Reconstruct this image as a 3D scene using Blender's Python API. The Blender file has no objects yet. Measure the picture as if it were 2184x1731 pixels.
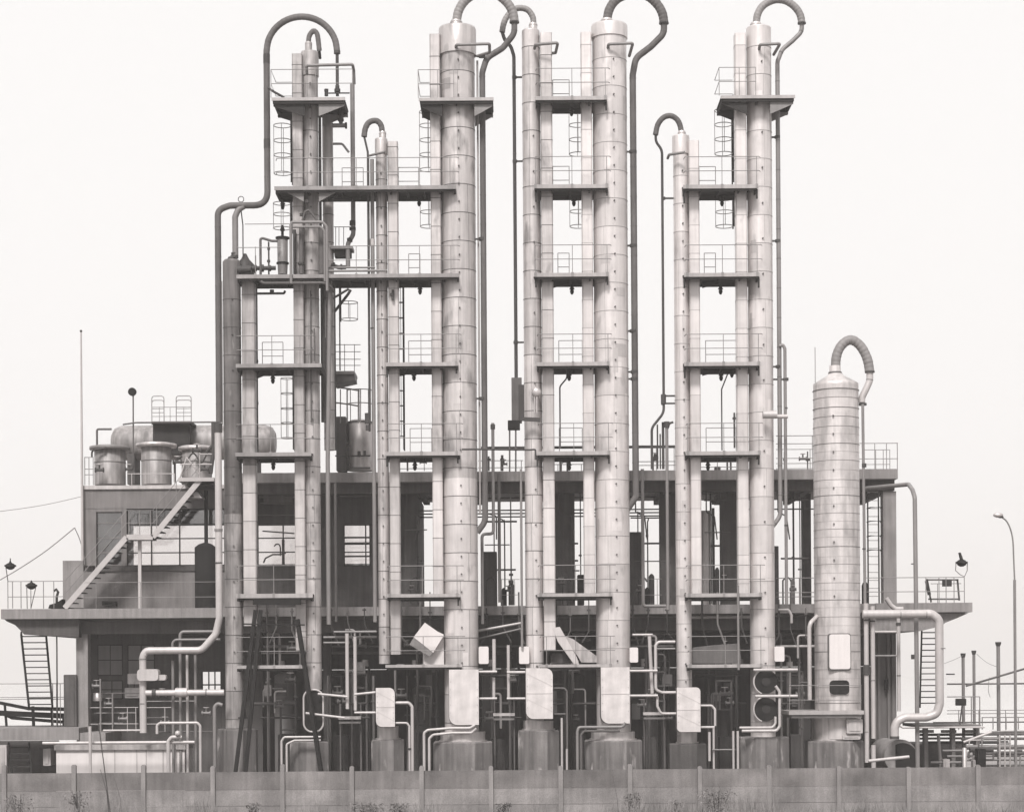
import bpy, math, random
from mathutils import Vector, Matrix
from math import sin, cos, pi, radians, atan2, hypot

# ---------------------------------------------------------------- camera, sky, sun, exposure
SC = bpy.context.scene
COL = SC.collection
F, HC, HY, CX, ROLL = 4200.0, 5.4, 1430.0, 1092.0, 0.0066   # focal length in photo pixels, eye height, horizon row

cd = bpy.data.cameras.new("camera")
cam = bpy.data.objects.new("camera", cd)
COL.objects.link(cam)
SC.camera = cam
cd.sensor_width = 36.0
cd.sensor_fit = 'HORIZONTAL'
cd.lens = 36.0 * F / 2184.0
cd.shift_y = (HY - 865.5) / 2184.0
cd.clip_start = 0.5
cd.clip_end = 20000
cam.matrix_world = Matrix.Translation((0, 0, HC)) @ Matrix.Rotation(radians(90), 4, 'X') @ Matrix.Rotation(-ROLL, 4, 'Z')

SUN_EL, SUN_AZ = radians(47), radians(-11)      # azimuth measured from straight behind the camera, to its left side
wd = bpy.data.worlds.new("World")
SC.world = wd
wd.use_nodes = True
nt = wd.node_tree
nt.nodes.clear()
out = nt.nodes.new("ShaderNodeOutputWorld")
bg = nt.nodes.new("ShaderNodeBackground")
sky = nt.nodes.new("ShaderNodeTexSky")
sky.sky_type = 'NISHITA'
sky.sun_disc = False
sky.sun_elevation = SUN_EL
sky.sun_rotation = pi - SUN_AZ
sky.dust_density = 6.0
sky.air_density = 1.0
hs = nt.nodes.new("ShaderNodeHueSaturation")
hs.inputs['Saturation'].default_value = 0.0
mx = nt.nodes.new("ShaderNodeMix")
mx.data_type = 'RGBA'
mx.inputs[0].default_value = 0.985              # closed pale overcast over the clear sky
mx.inputs[7].default_value = (3.07, 3.01, 2.985, 1)
nt.links.new(sky.outputs[0], hs.inputs['Color'])
nt.links.new(hs.outputs[0], mx.inputs[6])
nt.links.new(mx.outputs[2], bg.inputs[0])
bg.inputs[1].default_value = 0.1
nt.links.new(bg.outputs[0], out.inputs[0])

sd = bpy.data.lights.new("sun", 'SUN')
sd.energy = 1.5
sd.angle = radians(14)
sd.color = (1.0, 0.978, 0.962)
so = bpy.data.objects.new("sun", sd)
COL.objects.link(so)
tosun = Vector((sin(SUN_AZ) * cos(SUN_EL), -cos(SUN_AZ) * cos(SUN_EL), sin(SUN_EL)))
so.rotation_euler = (-tosun).to_track_quat('-Z', 'Y').to_euler()
so.location = (0, -20, 60)
SC.view_settings.view_transform = 'Standard'
SC.view_settings.look = 'None'
SC.view_settings.gamma = 1.0
SC.view_settings.exposure = 1.7
SC.cycles.max_bounces = 6
SC.cycles.diffuse_bounces = 4
SC.cycles.transparent_max_bounces = 16

# ---------------------------------------------------------------- photo pixel at depth Y -> world point
_c, _s = cos(ROLL), sin(ROLL)
def W(px, py, Y):
    dx, dy = px - CX, py - HY
    return Vector(((_c * dx - _s * dy) / F * Y, Y, HC - (_s * dx + _c * dy) / F * Y))
def M(n, Y=70.0):
    return n * Y / F

# ---------------------------------------------------------------- mesh collecting
class MB:
    def __init__(s):
        s.v = []; s.f = []; s.m = []; s.sm = []; s.mi = 0; s.tone = 0.0; s.tn = []
    def add(s, vs, fs, smooth=False):
        b = len(s.v)
        s.v += [tuple(p) for p in vs]
        for f in fs:
            s.f.append(tuple(b + i for i in f)); s.m.append(s.mi); s.sm.append(smooth); s.tn.append(s.tone)
        return s
    def box(s, x0, x1, y0, y1, z0, z1):
        v = [(x, y, z) for z in (z0, z1) for y in (y0, y1) for x in (x0, x1)]
        return s.add(v, [(0, 2, 3, 1), (4, 5, 7, 6), (0, 1, 5, 4), (2, 6, 7, 3), (0, 4, 6, 2), (1, 3, 7, 5)])
    def pbox(s, x0, y0, x1, y1, Y, d):
        """box whose front face covers photo rectangle at depth Y, d metres deep"""
        a = W(x0, (y0 + y1) / 2, Y); b = W(x1, (y0 + y1) / 2, Y)
        t = W((x0 + x1) / 2, y0, Y); u = W((x0 + x1) / 2, y1, Y)
        return s.box(a.x, b.x, Y, Y + d, u.z, t.z)
    def beam(s, p, q, w, h, up=Vector((0, 0, 1))):
        p, q = Vector(p), Vector(q); d = (q - p).normalized()
        if abs(d.dot(up)) > 0.99: up = Vector((0, 1, 0))
        sx = d.cross(up).normalized() * (w / 2); sz = sx.cross(d).normalized() * (h / 2)
        v = [e + a * sx + b * sz for e in (p, q) for a, b in ((-1, -1), (1, -1), (1, 1), (-1, 1))]
        return s.add(v, [(3, 2, 1, 0), (4, 5, 6, 7), (0, 1, 5, 4), (1, 2, 6, 5), (2, 3, 7, 6), (3, 0, 4, 7)])
    def prism(s, poly, y0, y1):
        n = len(poly)
        ar = sum(poly[i][0] * poly[(i + 1) % n][1] - poly[(i + 1) % n][0] * poly[i][1] for i in range(n))
        if ar < 0: poly = poly[::-1]
        v = [(x, y0, z) for x, z in poly] + [(x, y1, z) for x, z in poly]
        return s.add(v, [tuple(range(n)), tuple(range(2 * n - 1, n - 1, -1))] + [(i, i + n, (i + 1) % n + n, (i + 1) % n)[::1] for i in range(n)])
    def tube(s, pts, r, n=10, caps=True, closed=False):
        pts = [Vector(p) for p in pts]
        k = len(pts)
        rr = list(r) if isinstance(r, (list, tuple)) else [r] * k
        tg = []
        for i in range(k):
            if closed: t = pts[(i + 1) % k] - pts[i - 1]
            else: t = pts[min(i + 1, k - 1)] - pts[max(i - 1, 0)]
            tg.append(t.normalized() if t.length > 1e-9 else Vector((0, 0, 1)))
        up = Vector((0, 1, 0))
        if abs(tg[0].dot(up)) > 0.9: up = Vector((1, 0, 0))
        nrm = (up - tg[0] * up.dot(tg[0])).normalized()
        vs = []
        for i in range(k):
            nrm = (nrm - tg[i] * nrm.dot(tg[i])).normalized()
            bi = tg[i].cross(nrm)
            for j in range(n):
                a = 2 * pi * j / n
                vs.append(pts[i] + (nrm * cos(a) + bi * sin(a)) * rr[i])
        fs = []
        for i in range(k if closed else k - 1):
            i2 = (i + 1) % k
            for j in range(n):
                j2 = (j + 1) % n
                fs.append((i * n + j, i * n + j2, i2 * n + j2, i2 * n + j))
        s.add(vs, fs, True)
        if caps and not closed:
            b = len(vs)
            s.add(vs[:n], [tuple(range(n - 1, -1, -1))]); s.add(vs[-n:], [tuple(range(n))])
        return s
    def lathe(s, c, prof, n=28, smooth=True, a0=0.0):
        """revolve (radius, z) profile, bottom to top, about vertical axis through c"""
        vs = []; fs = []
        for r, z in prof:
            for j in range(n):
                a = a0 + 2 * pi * j / n
                vs.append((c[0] + r * cos(a), c[1] + r * sin(a), z))
        for i in range(len(prof) - 1):
            for j in range(n):
                j2 = (j + 1) % n
                fs.append((i * n + j, i * n + j2, (i + 1) * n + j2, (i + 1) * n + j))
        s.add(vs, fs, smooth)
        s.add(vs[:n], [tuple(range(n - 1, -1, -1))]); s.add(vs[-n:], [tuple(range(n))])
        return s
    def disc(s, c, r, d, n=24, axis='y'):
        c = Vector(c); e = Vector((0, d, 0)) if axis == 'y' else Vector((d, 0, 0))
        return s.tube([c, c + e], r, n)
    def ball(s, c, rx, ry=None, rz=None, n=14, m=8):
        ry = ry or rx; rz = rz or rx
        return s.lathe2(c, rx, ry, rz, n, m)
    def lathe2(s, c, rx, ry, rz, n, m):
        vs = []; fs = []
        for i in range(m + 1):
            t = -pi / 2 + pi * i / m
            for j in range(n):
                a = 2 * pi * j / n
                vs.append((c[0] + rx * cos(t) * cos(a), c[1] + ry * cos(t) * sin(a), c[2] + rz * sin(t)))
        for i in range(m):
            for j in range(n):
                j2 = (j + 1) % n
                fs.append((i * n + j, i * n + j2, (i + 1) * n + j2, (i + 1) * n + j))
        return s.add(vs, fs, True)
    def build(s, name, mats, parent=None, org=None):
        if not isinstance(mats, (list, tuple)): mats = [mats]
        if parent is not None:
            org = Vector((0, 0, 0)); p = parent
            while p is not None: org = org + p.location; p = p.parent
        elif org is None:
            xs = [p[0] for p in s.v]; ys = [p[1] for p in s.v]; zs = [p[2] for p in s.v]
            org = Vector(((min(xs) + max(xs)) / 2, (min(ys) + max(ys)) / 2, min(zs)))
        me = bpy.data.meshes.new(name)
        me.from_pydata([(p[0] - org[0], p[1] - org[1], p[2] - org[2]) for p in s.v], [], s.f)
        for m in mats: me.materials.append(m)
        me.polygons.foreach_set('material_index', s.m)
        me.polygons.foreach_set('use_smooth', s.sm)
        if any(s.tn):
            at = me.attributes.new('tone', 'FLOAT', 'FACE'); at.data.foreach_set('value', s.tn)
        me.update()
        o = bpy.data.objects.new(name, me)
        COL.objects.link(o)
        if parent is not None: o.parent = parent
        else: o.location = org
        return o

def tag(o, label, cat, group=None, kind=None):
    if label: o['label'] = label
    if cat: o['category'] = cat
    if group: o['group'] = group
    if kind: o['kind'] = kind
    return o
def thing(name, label, cat, loc, group=None):
    o = bpy.data.objects.new(name, None)
    o.empty_display_size = 0.3
    COL.objects.link(o)
    o.location = loc
    return tag(o, label, cat, group)
def dup(root, loc, label=None):
    r = root.copy(); COL.objects.link(r); r.location = loc
    if label: r['label'] = label
    for ch in list(root.children):
        c = ch.copy(); COL.objects.link(c); c.parent = r
        for g in list(ch.children):
            d = g.copy(); COL.objects.link(d); d.parent = c
    return r

def arcpath(pts, fil, seg=6):
    """polyline with rounded corners; fil = radius in metres"""
    pts = [Vector(p) for p in pts]
    out = [pts[0]]
    for i in range(1, len(pts) - 1):
        a, b, c = pts[i - 1], pts[i], pts[i + 1]
        u = a - b; v = c - b
        lu, lv = u.length, v.length
        if lu < 1e-6 or lv < 1e-6: continue
        u.normalize(); v.normalize()
        ang = u.angle(v)
        if ang > pi - 0.03: out.append(b); continue
        t = min(fil / math.tan(ang / 2), lu * 0.49, lv * 0.49)
        p0 = b + u * t; p1 = b + v * t
        for k in range(seg + 1):
            q = k / seg
            out.append(p0 * (1 - q) ** 2 + b * 2 * q * (1 - q) + p1 * q * q)
    out.append(pts[-1])
    return out
def catmull(ctrl, step=8):
    """smooth curve through control tuples (any length)"""
    out = []
    n = len(ctrl)
    for i in range(n - 1):
        p0 = ctrl[max(i - 1, 0)]; p1 = ctrl[i]; p2 = ctrl[i + 1]; p3 = ctrl[min(i + 2, n - 1)]
        for k in range(step):
            t = k / step
            out.append(tuple(0.5 * (2 * b + (c - a) * t + (2 * a - 5 * b + 4 * c - d) * t * t + (3 * b - a - 3 * c + d) * t ** 3)
                             for a, b, c, d in zip(p0, p1, p2, p3)))
    out.append(tuple(ctrl[-1]))
    return out
def ppts(pts, Y):
    """photo points (x, y[, depth]) -> world, with near-vertical and near-level runs made true"""
    res = []
    for i, p in enumerate(pts):
        d = p[2] if len(p) > 2 else Y
        w = W(p[0], p[1], d)
        if i:
            q = pts[i - 1]; r = res[-1]
            if abs(p[0] - q[0]) <= 4 and abs(p[1] - q[1]) > 14: w.x = r.x
            elif abs(p[1] - q[1]) <= 3 and abs(p[0] - q[0]) > 14: w.z = r.z
        res.append(w)
    return res

# ---------------------------------------------------------------- procedural materials
TINT = (1.06, 0.988, 0.968)
def tint(v, k=1.0):
    return tuple(min(1.0, v * (1 + (t - 1) * k)) for t in TINT) + (1.0,)
def mat(name, v, rough=0.6, metal=0.0, blotch=0.18, streak=0.15, fine=0.08, bump=0.15, bscale=1.2, sscale=7.0, dirt=None, dlo=0.5, dhi=0.62):
    m = bpy.data.materials.new(name)
    m.use_nodes = True
    t = m.node_tree; N = t.nodes; Lk = t.links
    b = N['Principled BSDF']
    b.inputs['Roughness'].default_value = rough
    b.inputs['Metallic'].default_value = metal
    tc = N.new('ShaderNodeTexCoord')
    def noise(scale, sx=1.0, sz=1.0, detail=4):
        mp = N.new('ShaderNodeMapping'); mp.inputs['Scale'].default_value = (sx, sx, sz)
        n = N.new('ShaderNodeTexNoise'); n.inputs['Scale'].default_value = scale; n.inputs['Detail'].default_value = detail
        Lk.new(tc.outputs['Object'], mp.inputs[0]); Lk.new(mp.outputs[0], n.inputs['Vector'])
        return n.outputs['Fac']
    def mr(src, amt):
        r = N.new('ShaderNodeMapRange'); r.inputs[1].default_value = 0.3; r.inputs[2].default_value = 0.7
        r.inputs[3].default_value = 1 - amt; r.inputs[4].default_value = 1 + amt
        Lk.new(src, r.inputs[0]); return r.outputs[0]
    def mul(a, c):
        x = N.new('ShaderNodeMath'); x.operation = 'MULTIPLY'; Lk.new(a, x.inputs[0]); Lk.new(c, x.inputs[1]); return x.outputs[0]
    f = mul(mul(mr(noise(bscale), blotch), mr(noise(sscale, 1.0, 0.06), streak)), mr(noise(38.0), fine))
    an = N.new('ShaderNodeAttribute'); an.attribute_name = 'tone'
    ad = N.new('ShaderNodeMath'); ad.operation = 'ADD'; ad.inputs[1].default_value = 1.0; Lk.new(an.outputs['Fac'], ad.inputs[0])
    f = mul(f, ad.outputs[0])
    if v < 0.15: b.inputs['Specular IOR Level'].default_value = 0.12
    vm = N.new('ShaderNodeVectorMath'); vm.operation = 'SCALE'
    vm.inputs[0].default_value = tint(v)[:3]
    Lk.new(f, vm.inputs['Scale'])
    col = vm.outputs[0]
    if dirt is not None:
        n2 = noise(2.6, 1.0, 0.35, 6)
        r = N.new('ShaderNodeMapRange'); r.inputs[1].default_value = dlo; r.inputs[2].default_value = dhi
        Lk.new(n2, r.inputs[0])
        mxx = N.new('ShaderNodeMix'); mxx.data_type = 'RGBA'
        Lk.new(r.outputs[0], mxx.inputs[0]); Lk.new(col, mxx.inputs[6]); mxx.inputs[7].default_value = tint(dirt)
        col = mxx.outputs[2]
    Lk.new(col, b.inputs['Base Color'])
    if name.startswith('cladding'):
        bp0 = N.new('ShaderNodeBump'); bp0.inputs['Strength'].default_value = 0.55; bp0.inputs['Distance'].default_value = 0.03
        Lk.new(noise(2.2, 1.0, 0.8, 2), bp0.inputs['Height']); Lk.new(bp0.outputs[0], b.inputs['Normal'])
    elif bump:
        bp = N.new('ShaderNodeBump'); bp.inputs['Strength'].default_value = bump; bp.inputs['Distance'].default_value = 0.02
        Lk.new(noise(14.0), bp.inputs['Height']); Lk.new(bp.outputs[0], b.inputs['Normal'])
    return m

K = dict(
    clad_w=mat('cladding_bright', 0.52, 0.37, 0.4, 0.08, 0.10, 0.03, 0.10, dirt=0.30, dlo=0.60, dhi=0.80),
    clad_l=mat('cladding_pale', 0.38, 0.45, 0.3, 0.10, 0.12, 0.03, 0.12, dirt=0.24, dlo=0.6, dhi=0.8),
    clad_m=mat('cladding_grey', 0.42, 0.38, 0.42, 0.10, 0.18, 0.04, 0.12, dirt=0.2, dlo=0.54, dhi=0.74),
    clad_d=mat('cladding_stained', 0.28, 0.5, 0.2, 0.20, 0.28, 0.06, 0.15, dirt=0.14, dlo=0.5, dhi=0.7),
    clad_x=mat('cladding_sooty', 0.12, 0.6, 0.05, 0.22, 0.30, 0.08, 0.15, dirt=0.36, dlo=0.62, dhi=0.8),
    clad_t=mat('cladding_banded', 0.45, 0.44, 0.3, 0.12, 0.16, 0.04, 0.12, dirt=0.2, dlo=0.5, dhi=0.8),
    tank=mat('tank_sheet', 0.22, 0.55, 0.15, 0.2, 0.32, 0.06, 0.15, dirt=0.12, dlo=0.5, dhi=0.72),
    lag=mat('lagging_bands', 0.10, 0.6, 0.0, 0.20, 0.0, 0.12, 0.3),
    lag_l=mat('lagging_pale', 0.17, 0.6, 0.0, 0.15, 0.0, 0.10, 0.3),
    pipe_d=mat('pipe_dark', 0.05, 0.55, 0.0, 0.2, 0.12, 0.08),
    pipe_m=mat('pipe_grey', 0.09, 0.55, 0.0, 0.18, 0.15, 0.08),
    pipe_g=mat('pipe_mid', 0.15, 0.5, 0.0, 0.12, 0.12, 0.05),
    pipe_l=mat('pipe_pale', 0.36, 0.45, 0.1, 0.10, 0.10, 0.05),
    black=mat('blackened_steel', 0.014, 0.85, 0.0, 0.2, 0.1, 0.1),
    steel=mat('structural_steel', 0.028, 0.75, 0.0, 0.2, 0.1, 0.1),
    fascia=mat('deck_edge_paint', 0.27, 0.55, 0.0, 0.12, 0.10, 0.08),
    fascia_d=mat('deck_edge_worn', 0.19, 0.6, 0.0, 0.2, 0.1, 0.1),
    rail=mat('railing_steel', 0.17, 0.5, 0.0, 0.12, 0.0, 0.1),
    rail_l=mat('railing_pale', 0.34, 0.5, 0.0, 0.12, 0.0, 0.1),
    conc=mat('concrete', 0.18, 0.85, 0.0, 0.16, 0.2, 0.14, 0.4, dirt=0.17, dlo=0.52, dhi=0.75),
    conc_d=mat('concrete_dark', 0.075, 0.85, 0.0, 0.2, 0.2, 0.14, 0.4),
    conc_l=mat('concrete_pale', 0.36, 0.85, 0.0, 0.14, 0.15, 0.12, 0.4),
    plinth=mat('plinth_concrete', 0.13, 0.85, 0.0, 0.2, 0.38, 0.12, 0.3, sscale=5.0, dirt=0.33, dlo=0.6, dhi=0.7),
    fence=mat('fence_concrete', 0.14, 0.9, 0.0, 0.35, 0.12, 0.22, 0.5, bscale=0.8, dirt=0.13, dlo=0.55, dhi=0.8),
    fence_l=mat('fence_concrete_pale', 0.175, 0.9, 0.0, 0.35, 0.12, 0.22, 0.5, bscale=0.8, dirt=0.14, dlo=0.58, dhi=0.85),
    fold=mat('fold_sheet', 0.42, 0.5, 0.1, 0.09, 0.0, 0.04, 0.1),
    post=mat('fence_post_concrete', 0.18, 0.9, 0.0, 0.2, 0.15, 0.2, 0.4),
    wallp=mat('render_panel', 0.14, 0.85, 0.0, 0.14, 0.16, 0.10, 0.3, dirt=0.17, dlo=0.5, dhi=0.8),
    white=mat('white_panel', 0.52, 0.5, 0.0, 0.04, 0.05, 0.03, 0.05),
    jacket=mat('jacket_sheet', 0.49, 0.4, 0.15, 0.14, 0.08, 0.04, 0.12, bscale=2.4, dirt=0.33, dlo=0.58, dhi=0.8),
    seam=mat('seam_dark', 0.10, 0.7, 0.0, 0.1, 0.0, 0.1),  # dark grey of joints, studs and sheet edges
    seam_l=mat('seam_worn', 0.30, 0.7, 0.0, 0.1, 0.0, 0.1),
    weed=mat('dry_weeds', 0.16, 0.8, 0.0, 0.5, 0.0, 0.2, 0),
    weed_d=mat('dark_weeds', 0.06, 0.8, 0.0, 0.5, 0.0, 0.2, 0),
    ground=mat('earth', 0.18, 0.95, 0.0, 0.4, 0.0, 0.3, 0.6, bscale=0.2),
)
def glassmat():
    m = bpy.data.materials.new('window_glass'); m.use_nodes = True
    t = m.node_tree; N = t.nodes; Lk = t.links; N.clear()
    o = N.new('ShaderNodeOutputMaterial'); mixs = N.new('ShaderNodeMixShader'); tr = N.new('ShaderNodeBsdfTransparent')
    gl = N.new('ShaderNodeBsdfGlossy'); gl.inputs['Roughness'].default_value = 0.08
    tr.inputs[0].default_value = (0.93, 0.91, 0.905, 1)
    n = N.new('ShaderNodeTexNoise'); n.inputs['Scale'].default_value = 0.8
    tc = N.new('ShaderNodeTexCoord'); Lk.new(tc.outputs['Object'], n.inputs['Vector'])
    r = N.new('ShaderNodeMapRange'); r.inputs[3].default_value = 0.06; r.inputs[4].default_value = 0.22
    Lk.new(n.outputs['Fac'], r.inputs[0]); Lk.new(r.outputs[0], mixs.inputs[0])
    Lk.new(tr.outputs[0], mixs.inputs[1]); Lk.new(gl.outputs[0], mixs.inputs[2]); Lk.new(mixs.outputs[0], o.inputs[0])
    return m
K['glass'] = glassmat()
def watermat():
    m = bpy.data.materials.new('sky_mirror_water'); m.use_nodes = True
    b = m.node_tree.nodes['Principled BSDF']
    b.inputs['Base Color'].default_value = (0.5, 0.49, 0.48, 1); b.inputs['Roughness'].default_value = 0.12  # base colour lightened so the added sheet shows near white
    n = m.node_tree.nodes.new('ShaderNodeTexNoise'); n.inputs['Scale'].default_value = 0.3
    bp = m.node_tree.nodes.new('ShaderNodeBump'); bp.inputs['Strength'].default_value = 0.05
    m.node_tree.links.new(n.outputs['Fac'], bp.inputs['Height']); m.node_tree.links.new(bp.outputs[0], b.inputs['Normal'])
    return m
K['added_water'] = watermat()

# ---------------------------------------------------------------- ground, and an added flat sheet mirroring the white sky
g = MB(); g.add([(-700, -60, 0), (700, -60, 0), (700, 128, 0), (-700, 128, 0)], [(0, 1, 2, 3)])
tag(g.build('ground', K['ground'], org=Vector((0, 60, 0))), 'bare earth yard of the plant', 'ground', kind='structure')
g = MB(); g.add([(-700, 128, -0.6), (700, 128, -0.6), (700, 1500, -0.6), (-700, 1500, -0.6)], [(0, 1, 2, 3)])
g.add([(-700, 128, 0), (700, 128, 0), (700, 128, -0.8), (-700, 128, -0.8)], [(3, 2, 1, 0)])
tag(g.build('added_water', K['added_water'], org=Vector((0, 128, -0.6))), 'added flat sheet mirroring the white sky beyond the plant', 'added_water', kind='structure')

# ---------------------------------------------------------------- thin warm haze added to lift the blacks
def haze():
    m = bpy.data.materials.new('thin_haze'); m.use_nodes = True
    N = m.node_tree.nodes; N.clear()
    o = N.new('ShaderNodeOutputMaterial'); v = N.new('ShaderNodeVolumePrincipled')
    v.inputs['Color'].default_value = (1.0, 0.955, 0.925, 1); v.inputs['Density'].default_value = HAZE
    v.inputs['Anisotropy'].default_value = 0.0
    m.node_tree.links.new(v.outputs[0], o.inputs['Volume'])
    g = MB(); g.box(-720, 720, -80, 1520, -1.8, 60)
    tag(g.build('haze', m, org=Vector((0, 700, 0))), 'thin haze added to lift and warm the blacks', None, kind='stuff')
HAZE = 0.0008
haze()
# ================================================================ the tall columns
rng = random.Random(7)
def stud(mb, cx, cy, r, z, ang, s=0.035):
    d = Vector((sin(ang), -cos(ang), 0))
    p = Vector((cx, cy, z)) + d * (r - 0.01)
    mb.tube([p, p + d * 0.07], s, 6)
def vessel(name, label, cat, group, cx, w, yt, yb, mt, Y=70.0, yref=700, seam0=30, seamstep=59.5, studs=None, dome=6,
           nozzle=None, cap=None, seam='seam', vseams=True, lower=None, tick=None, n=32, re=None):
    """cx,w in photo pixels at row yref; yt/yb rows of top and bottom"""
    c = W(cx, yref, Y); R = M(w, Y) / 2
    zt = W(cx, yt, Y).z; zb = W(cx, yb, Y).z
    ro = thing(name, label, cat, (c.x, Y, zb), group)
    mb = MB()
    if lower:                                        # narrower or wider foot: (row, width)
        z1 = W(cx, lower[0], Y).z; r1 = M(lower[1], Y) / 2
        prof = [(r1, zb), (r1, z1 - 0.12), (R, z1 + 0.1), (R, zt)]
    else:
        prof = [(R, zb), (R, zt)]
    if dome: prof += [(R * 0.985, zt + M(dome) * 0.25), (R * 0.8, zt + M(dome) * 0.8), (R * 0.45, zt + M(dome))]
    # wall plates between ring seams, each with its own weathering
    y_ = yt + seam0; cuts = []
    while y_ < yb - 12: cuts.append(W(cx, y_, Y).z); y_ += seamstep
    zr = W(cx, re[0], Y).z if re else -99
    if re: cuts.append(zr)
    k0 = 3 if lower else 1                            # straight part of the wall ends at prof[k0] == (R, zt)
    zbase = prof[k0 - 1][1]
    if lower: mb.lathe((c.x, Y), prof[:3], n)
    zs_ = sorted({round(q, 4) for q in cuts if zbase < q < zt} | {zbase, zt})
    for q0, q1 in zip(zs_[:-1], zs_[1:]):
        mb.mi = 3 if (re and q1 <= zr + 1e-3) else 0
        mb.tone = rng.uniform(-0.09, 0.09)
        mb.lathe((c.x, Y), [(R, q0), (R, q1)], n)
    if w > 30:                                        # riveted repair patches, each a curved sheet of its own tone
        for _ in range(int(w / 7)):
            aa = -pi / 2 + rng.uniform(-1.1, 1.1); da = rng.uniform(0.12, 0.4); q0 = rng.uniform(zbase + 1, zt - 1.5); q1 = q0 + rng.uniform(0.25, 0.9)
            mb.mi = 3 if (re and q1 <= zr) else 0
            mb.tone = rng.choice((-0.24, -0.16, 0.12, 0.16)); vs = []
            for q in (q0, q1):
                for s_ in range(6):
                    t_ = aa + da * (s_ / 5 - 0.5) * 2; vs.append((c.x + (R + 0.005) * cos(t_), Y + (R + 0.005) * sin(t_), q))
            mb.add(vs, [(s_, s_ + 1, s_ + 7, s_ + 6) for s_ in range(5)], True)
    mb.mi = 0; mb.tone = 0.0
    if len(prof) > k0 + 1: mb.lathe((c.x, Y), prof[k0:], n)
    mb.mi = 1
    y = yt + seam0
    rows = []
    while y < yb - 12:
        z = W(cx, y, Y).z
        rows.append(z)
        mb.lathe((c.x, Y), [(R + 0.001, z - 0.011), (R + 0.009, z - 0.011), (R + 0.009, z + 0.011), (R + 0.001, z + 0.011)], n)
        y += seamstep
    if vseams:
        a = rng.uniform(-0.6, 0.3)
        for z0, z1 in zip(rows[:-1], rows[1:]):
            aa = a + rng.uniform(-0.08, 0.08) + (0.55 if rng.random() < 0.3 else 0)
            d = Vector((sin(aa), -cos(aa), 0)); e = Vector((cos(aa), sin(aa), 0))
            p = Vector((c.x, Y, 0)) + d * (R + 0.002)
            mb.beam(p + Vector((0, 0, z0)), p + Vector((0, 0, z1)), 0.010, 0.006, up=d)
    mb.mi = 2
    if studs:
        ang, y0, st = studs
        y = y0
        while y < yb - 20:
            stud(mb, c.x, Y, R, W(cx, y, Y).z, ang, 0.03)
            y += st
    mb.build('shell', [mt, K[seam], K['seam'], K[re[1]] if re else mt], ro)
    if cap:                                          # wider head of the jacket: (width, bottom row)
        m2 = MB(); r2 = M(cap[0], Y) / 2; zc = W(cx, cap[1], Y).z
        m2.lathe((c.x, Y), [(r2, zc), (r2, zt - 0.02), (r2 * 0.97, zt + M(dome) * 0.4), (R * 0.5, zt + M(dome) * 1.05)], n)
        m2.build('head_jacket', mt, ro)
    if nozzle:                                       # (cx, width, top row)
        m3 = MB(); cn = W(nozzle[0], nozzle[2], Y); rn = M(nozzle[1], Y) / 2; zn = cn.z
        m3.lathe((cn.x, Y), [(rn * 1.08, zt - 0.05), (rn, zt + 0.05), (rn, zn - 0.05), (rn * 0.88, zn)], 20)
        m3.mi = 1
        m3.lathe((cn.x, Y), [(rn * 1.04, zn - 0.09), (rn * 1.04, zn - 0.06)], 20)
        m3.build('nozzle', [mt, K['seam_l']], ro)
    return ro

G1, G2, G3, G4 = 'tall process columns', 'slim risers beside the columns', '', ''
TW = 'process columns standing in a row'
RS = 'straight risers clad in sheet beside the columns'
vessel('process_column', 'sooty dark column with cone nozzles on top, beside the A-frame legs', 'column', TW, 495, 38, 560, 1552, K['clad_x'], dome=7, seam0=80, studs=(0.15, 640, 75), nozzle=None, seam='seam', re=(1097, 'clad_d'))
vessel('process_column', 'stained grey column under the widest hoop of pipe with a small hook on top', 'column', TW, 664.5, 34, 113, 1470, K['clad_d'], dome=3, seam0=50, cap=(38, 164), studs=(0.12, 183, 37.5), nozzle=(658, 15, 90), re=(905, 'clad_m'))
vessel('process_column', 'short dark grey column tucked behind the stained column, ending under the small top deck', 'column', TW, 701.5, 23, 250, 960, K['clad_d'], Y=70.9, dome=2, seam0=90, vseams=False)
vessel('process_column', 'slim grey column of middle height with a thin hook, beside the widest grey tower', 'column', TW, 815.5, 24, 298, 1415, K['clad_m'], dome=3, seam0=27, cap=(27, 330), studs=(0.0, 372, 37.5), nozzle=(816, 15, 281))
vessel('process_column', 'widest grey tower with visible ring seams and a thick pipe looping off its head', 'column', TW, 979.5, 73, 64, 1577, K['clad_m'], dome=7, seam0=36, seamstep=60, cap=(80, 120), studs=(0.06, 138, 37.5), nozzle=(973, 25, 44), re=(1022, 'clad_w'))
vessel('process_column', 'narrow tall column whose hook crosses behind the thick loop of its neighbour', 'column', TW, 1136, 38, 68, 1560, K['clad_m'], dome=5, seam0=36, studs=(0.2, 295, 75), nozzle=(1137, 18, 50), re=(997, 'clad_w'))
vessel('process_column', 'widest bright tower with two close ring seams under its head', 'column', TW, 1303.5, 73, 58, 1577, K['clad_w'], dome=7, seam0=15, seamstep=59.5, studs=(0.18, 137, 37.4), nozzle=(1294, 26, 41), seam='seam_l', cap=(78, 84))
vessel('process_column', 'slim bright column of middle height with a dark hook and long free pipe leg', 'column', TW, 1454.5, 33, 292, 1580, K['clad_w'], dome=3, seam0=26, cap=(37, 330), studs=(0.1, 368, 37.4), nozzle=(1454, 17, 280), seam='seam_l')
vessel('process_column', 'tall bright tower carrying the deck that juts out on both sides near its head', 'column', TW, 1622, 53, 62, 1572, K['clad_w'], dome=5, seam0=43, seamstep=59.7, studs=(0.1, 139, 75), nozzle=(1612, 24, 49), seam='seam_l')
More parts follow.
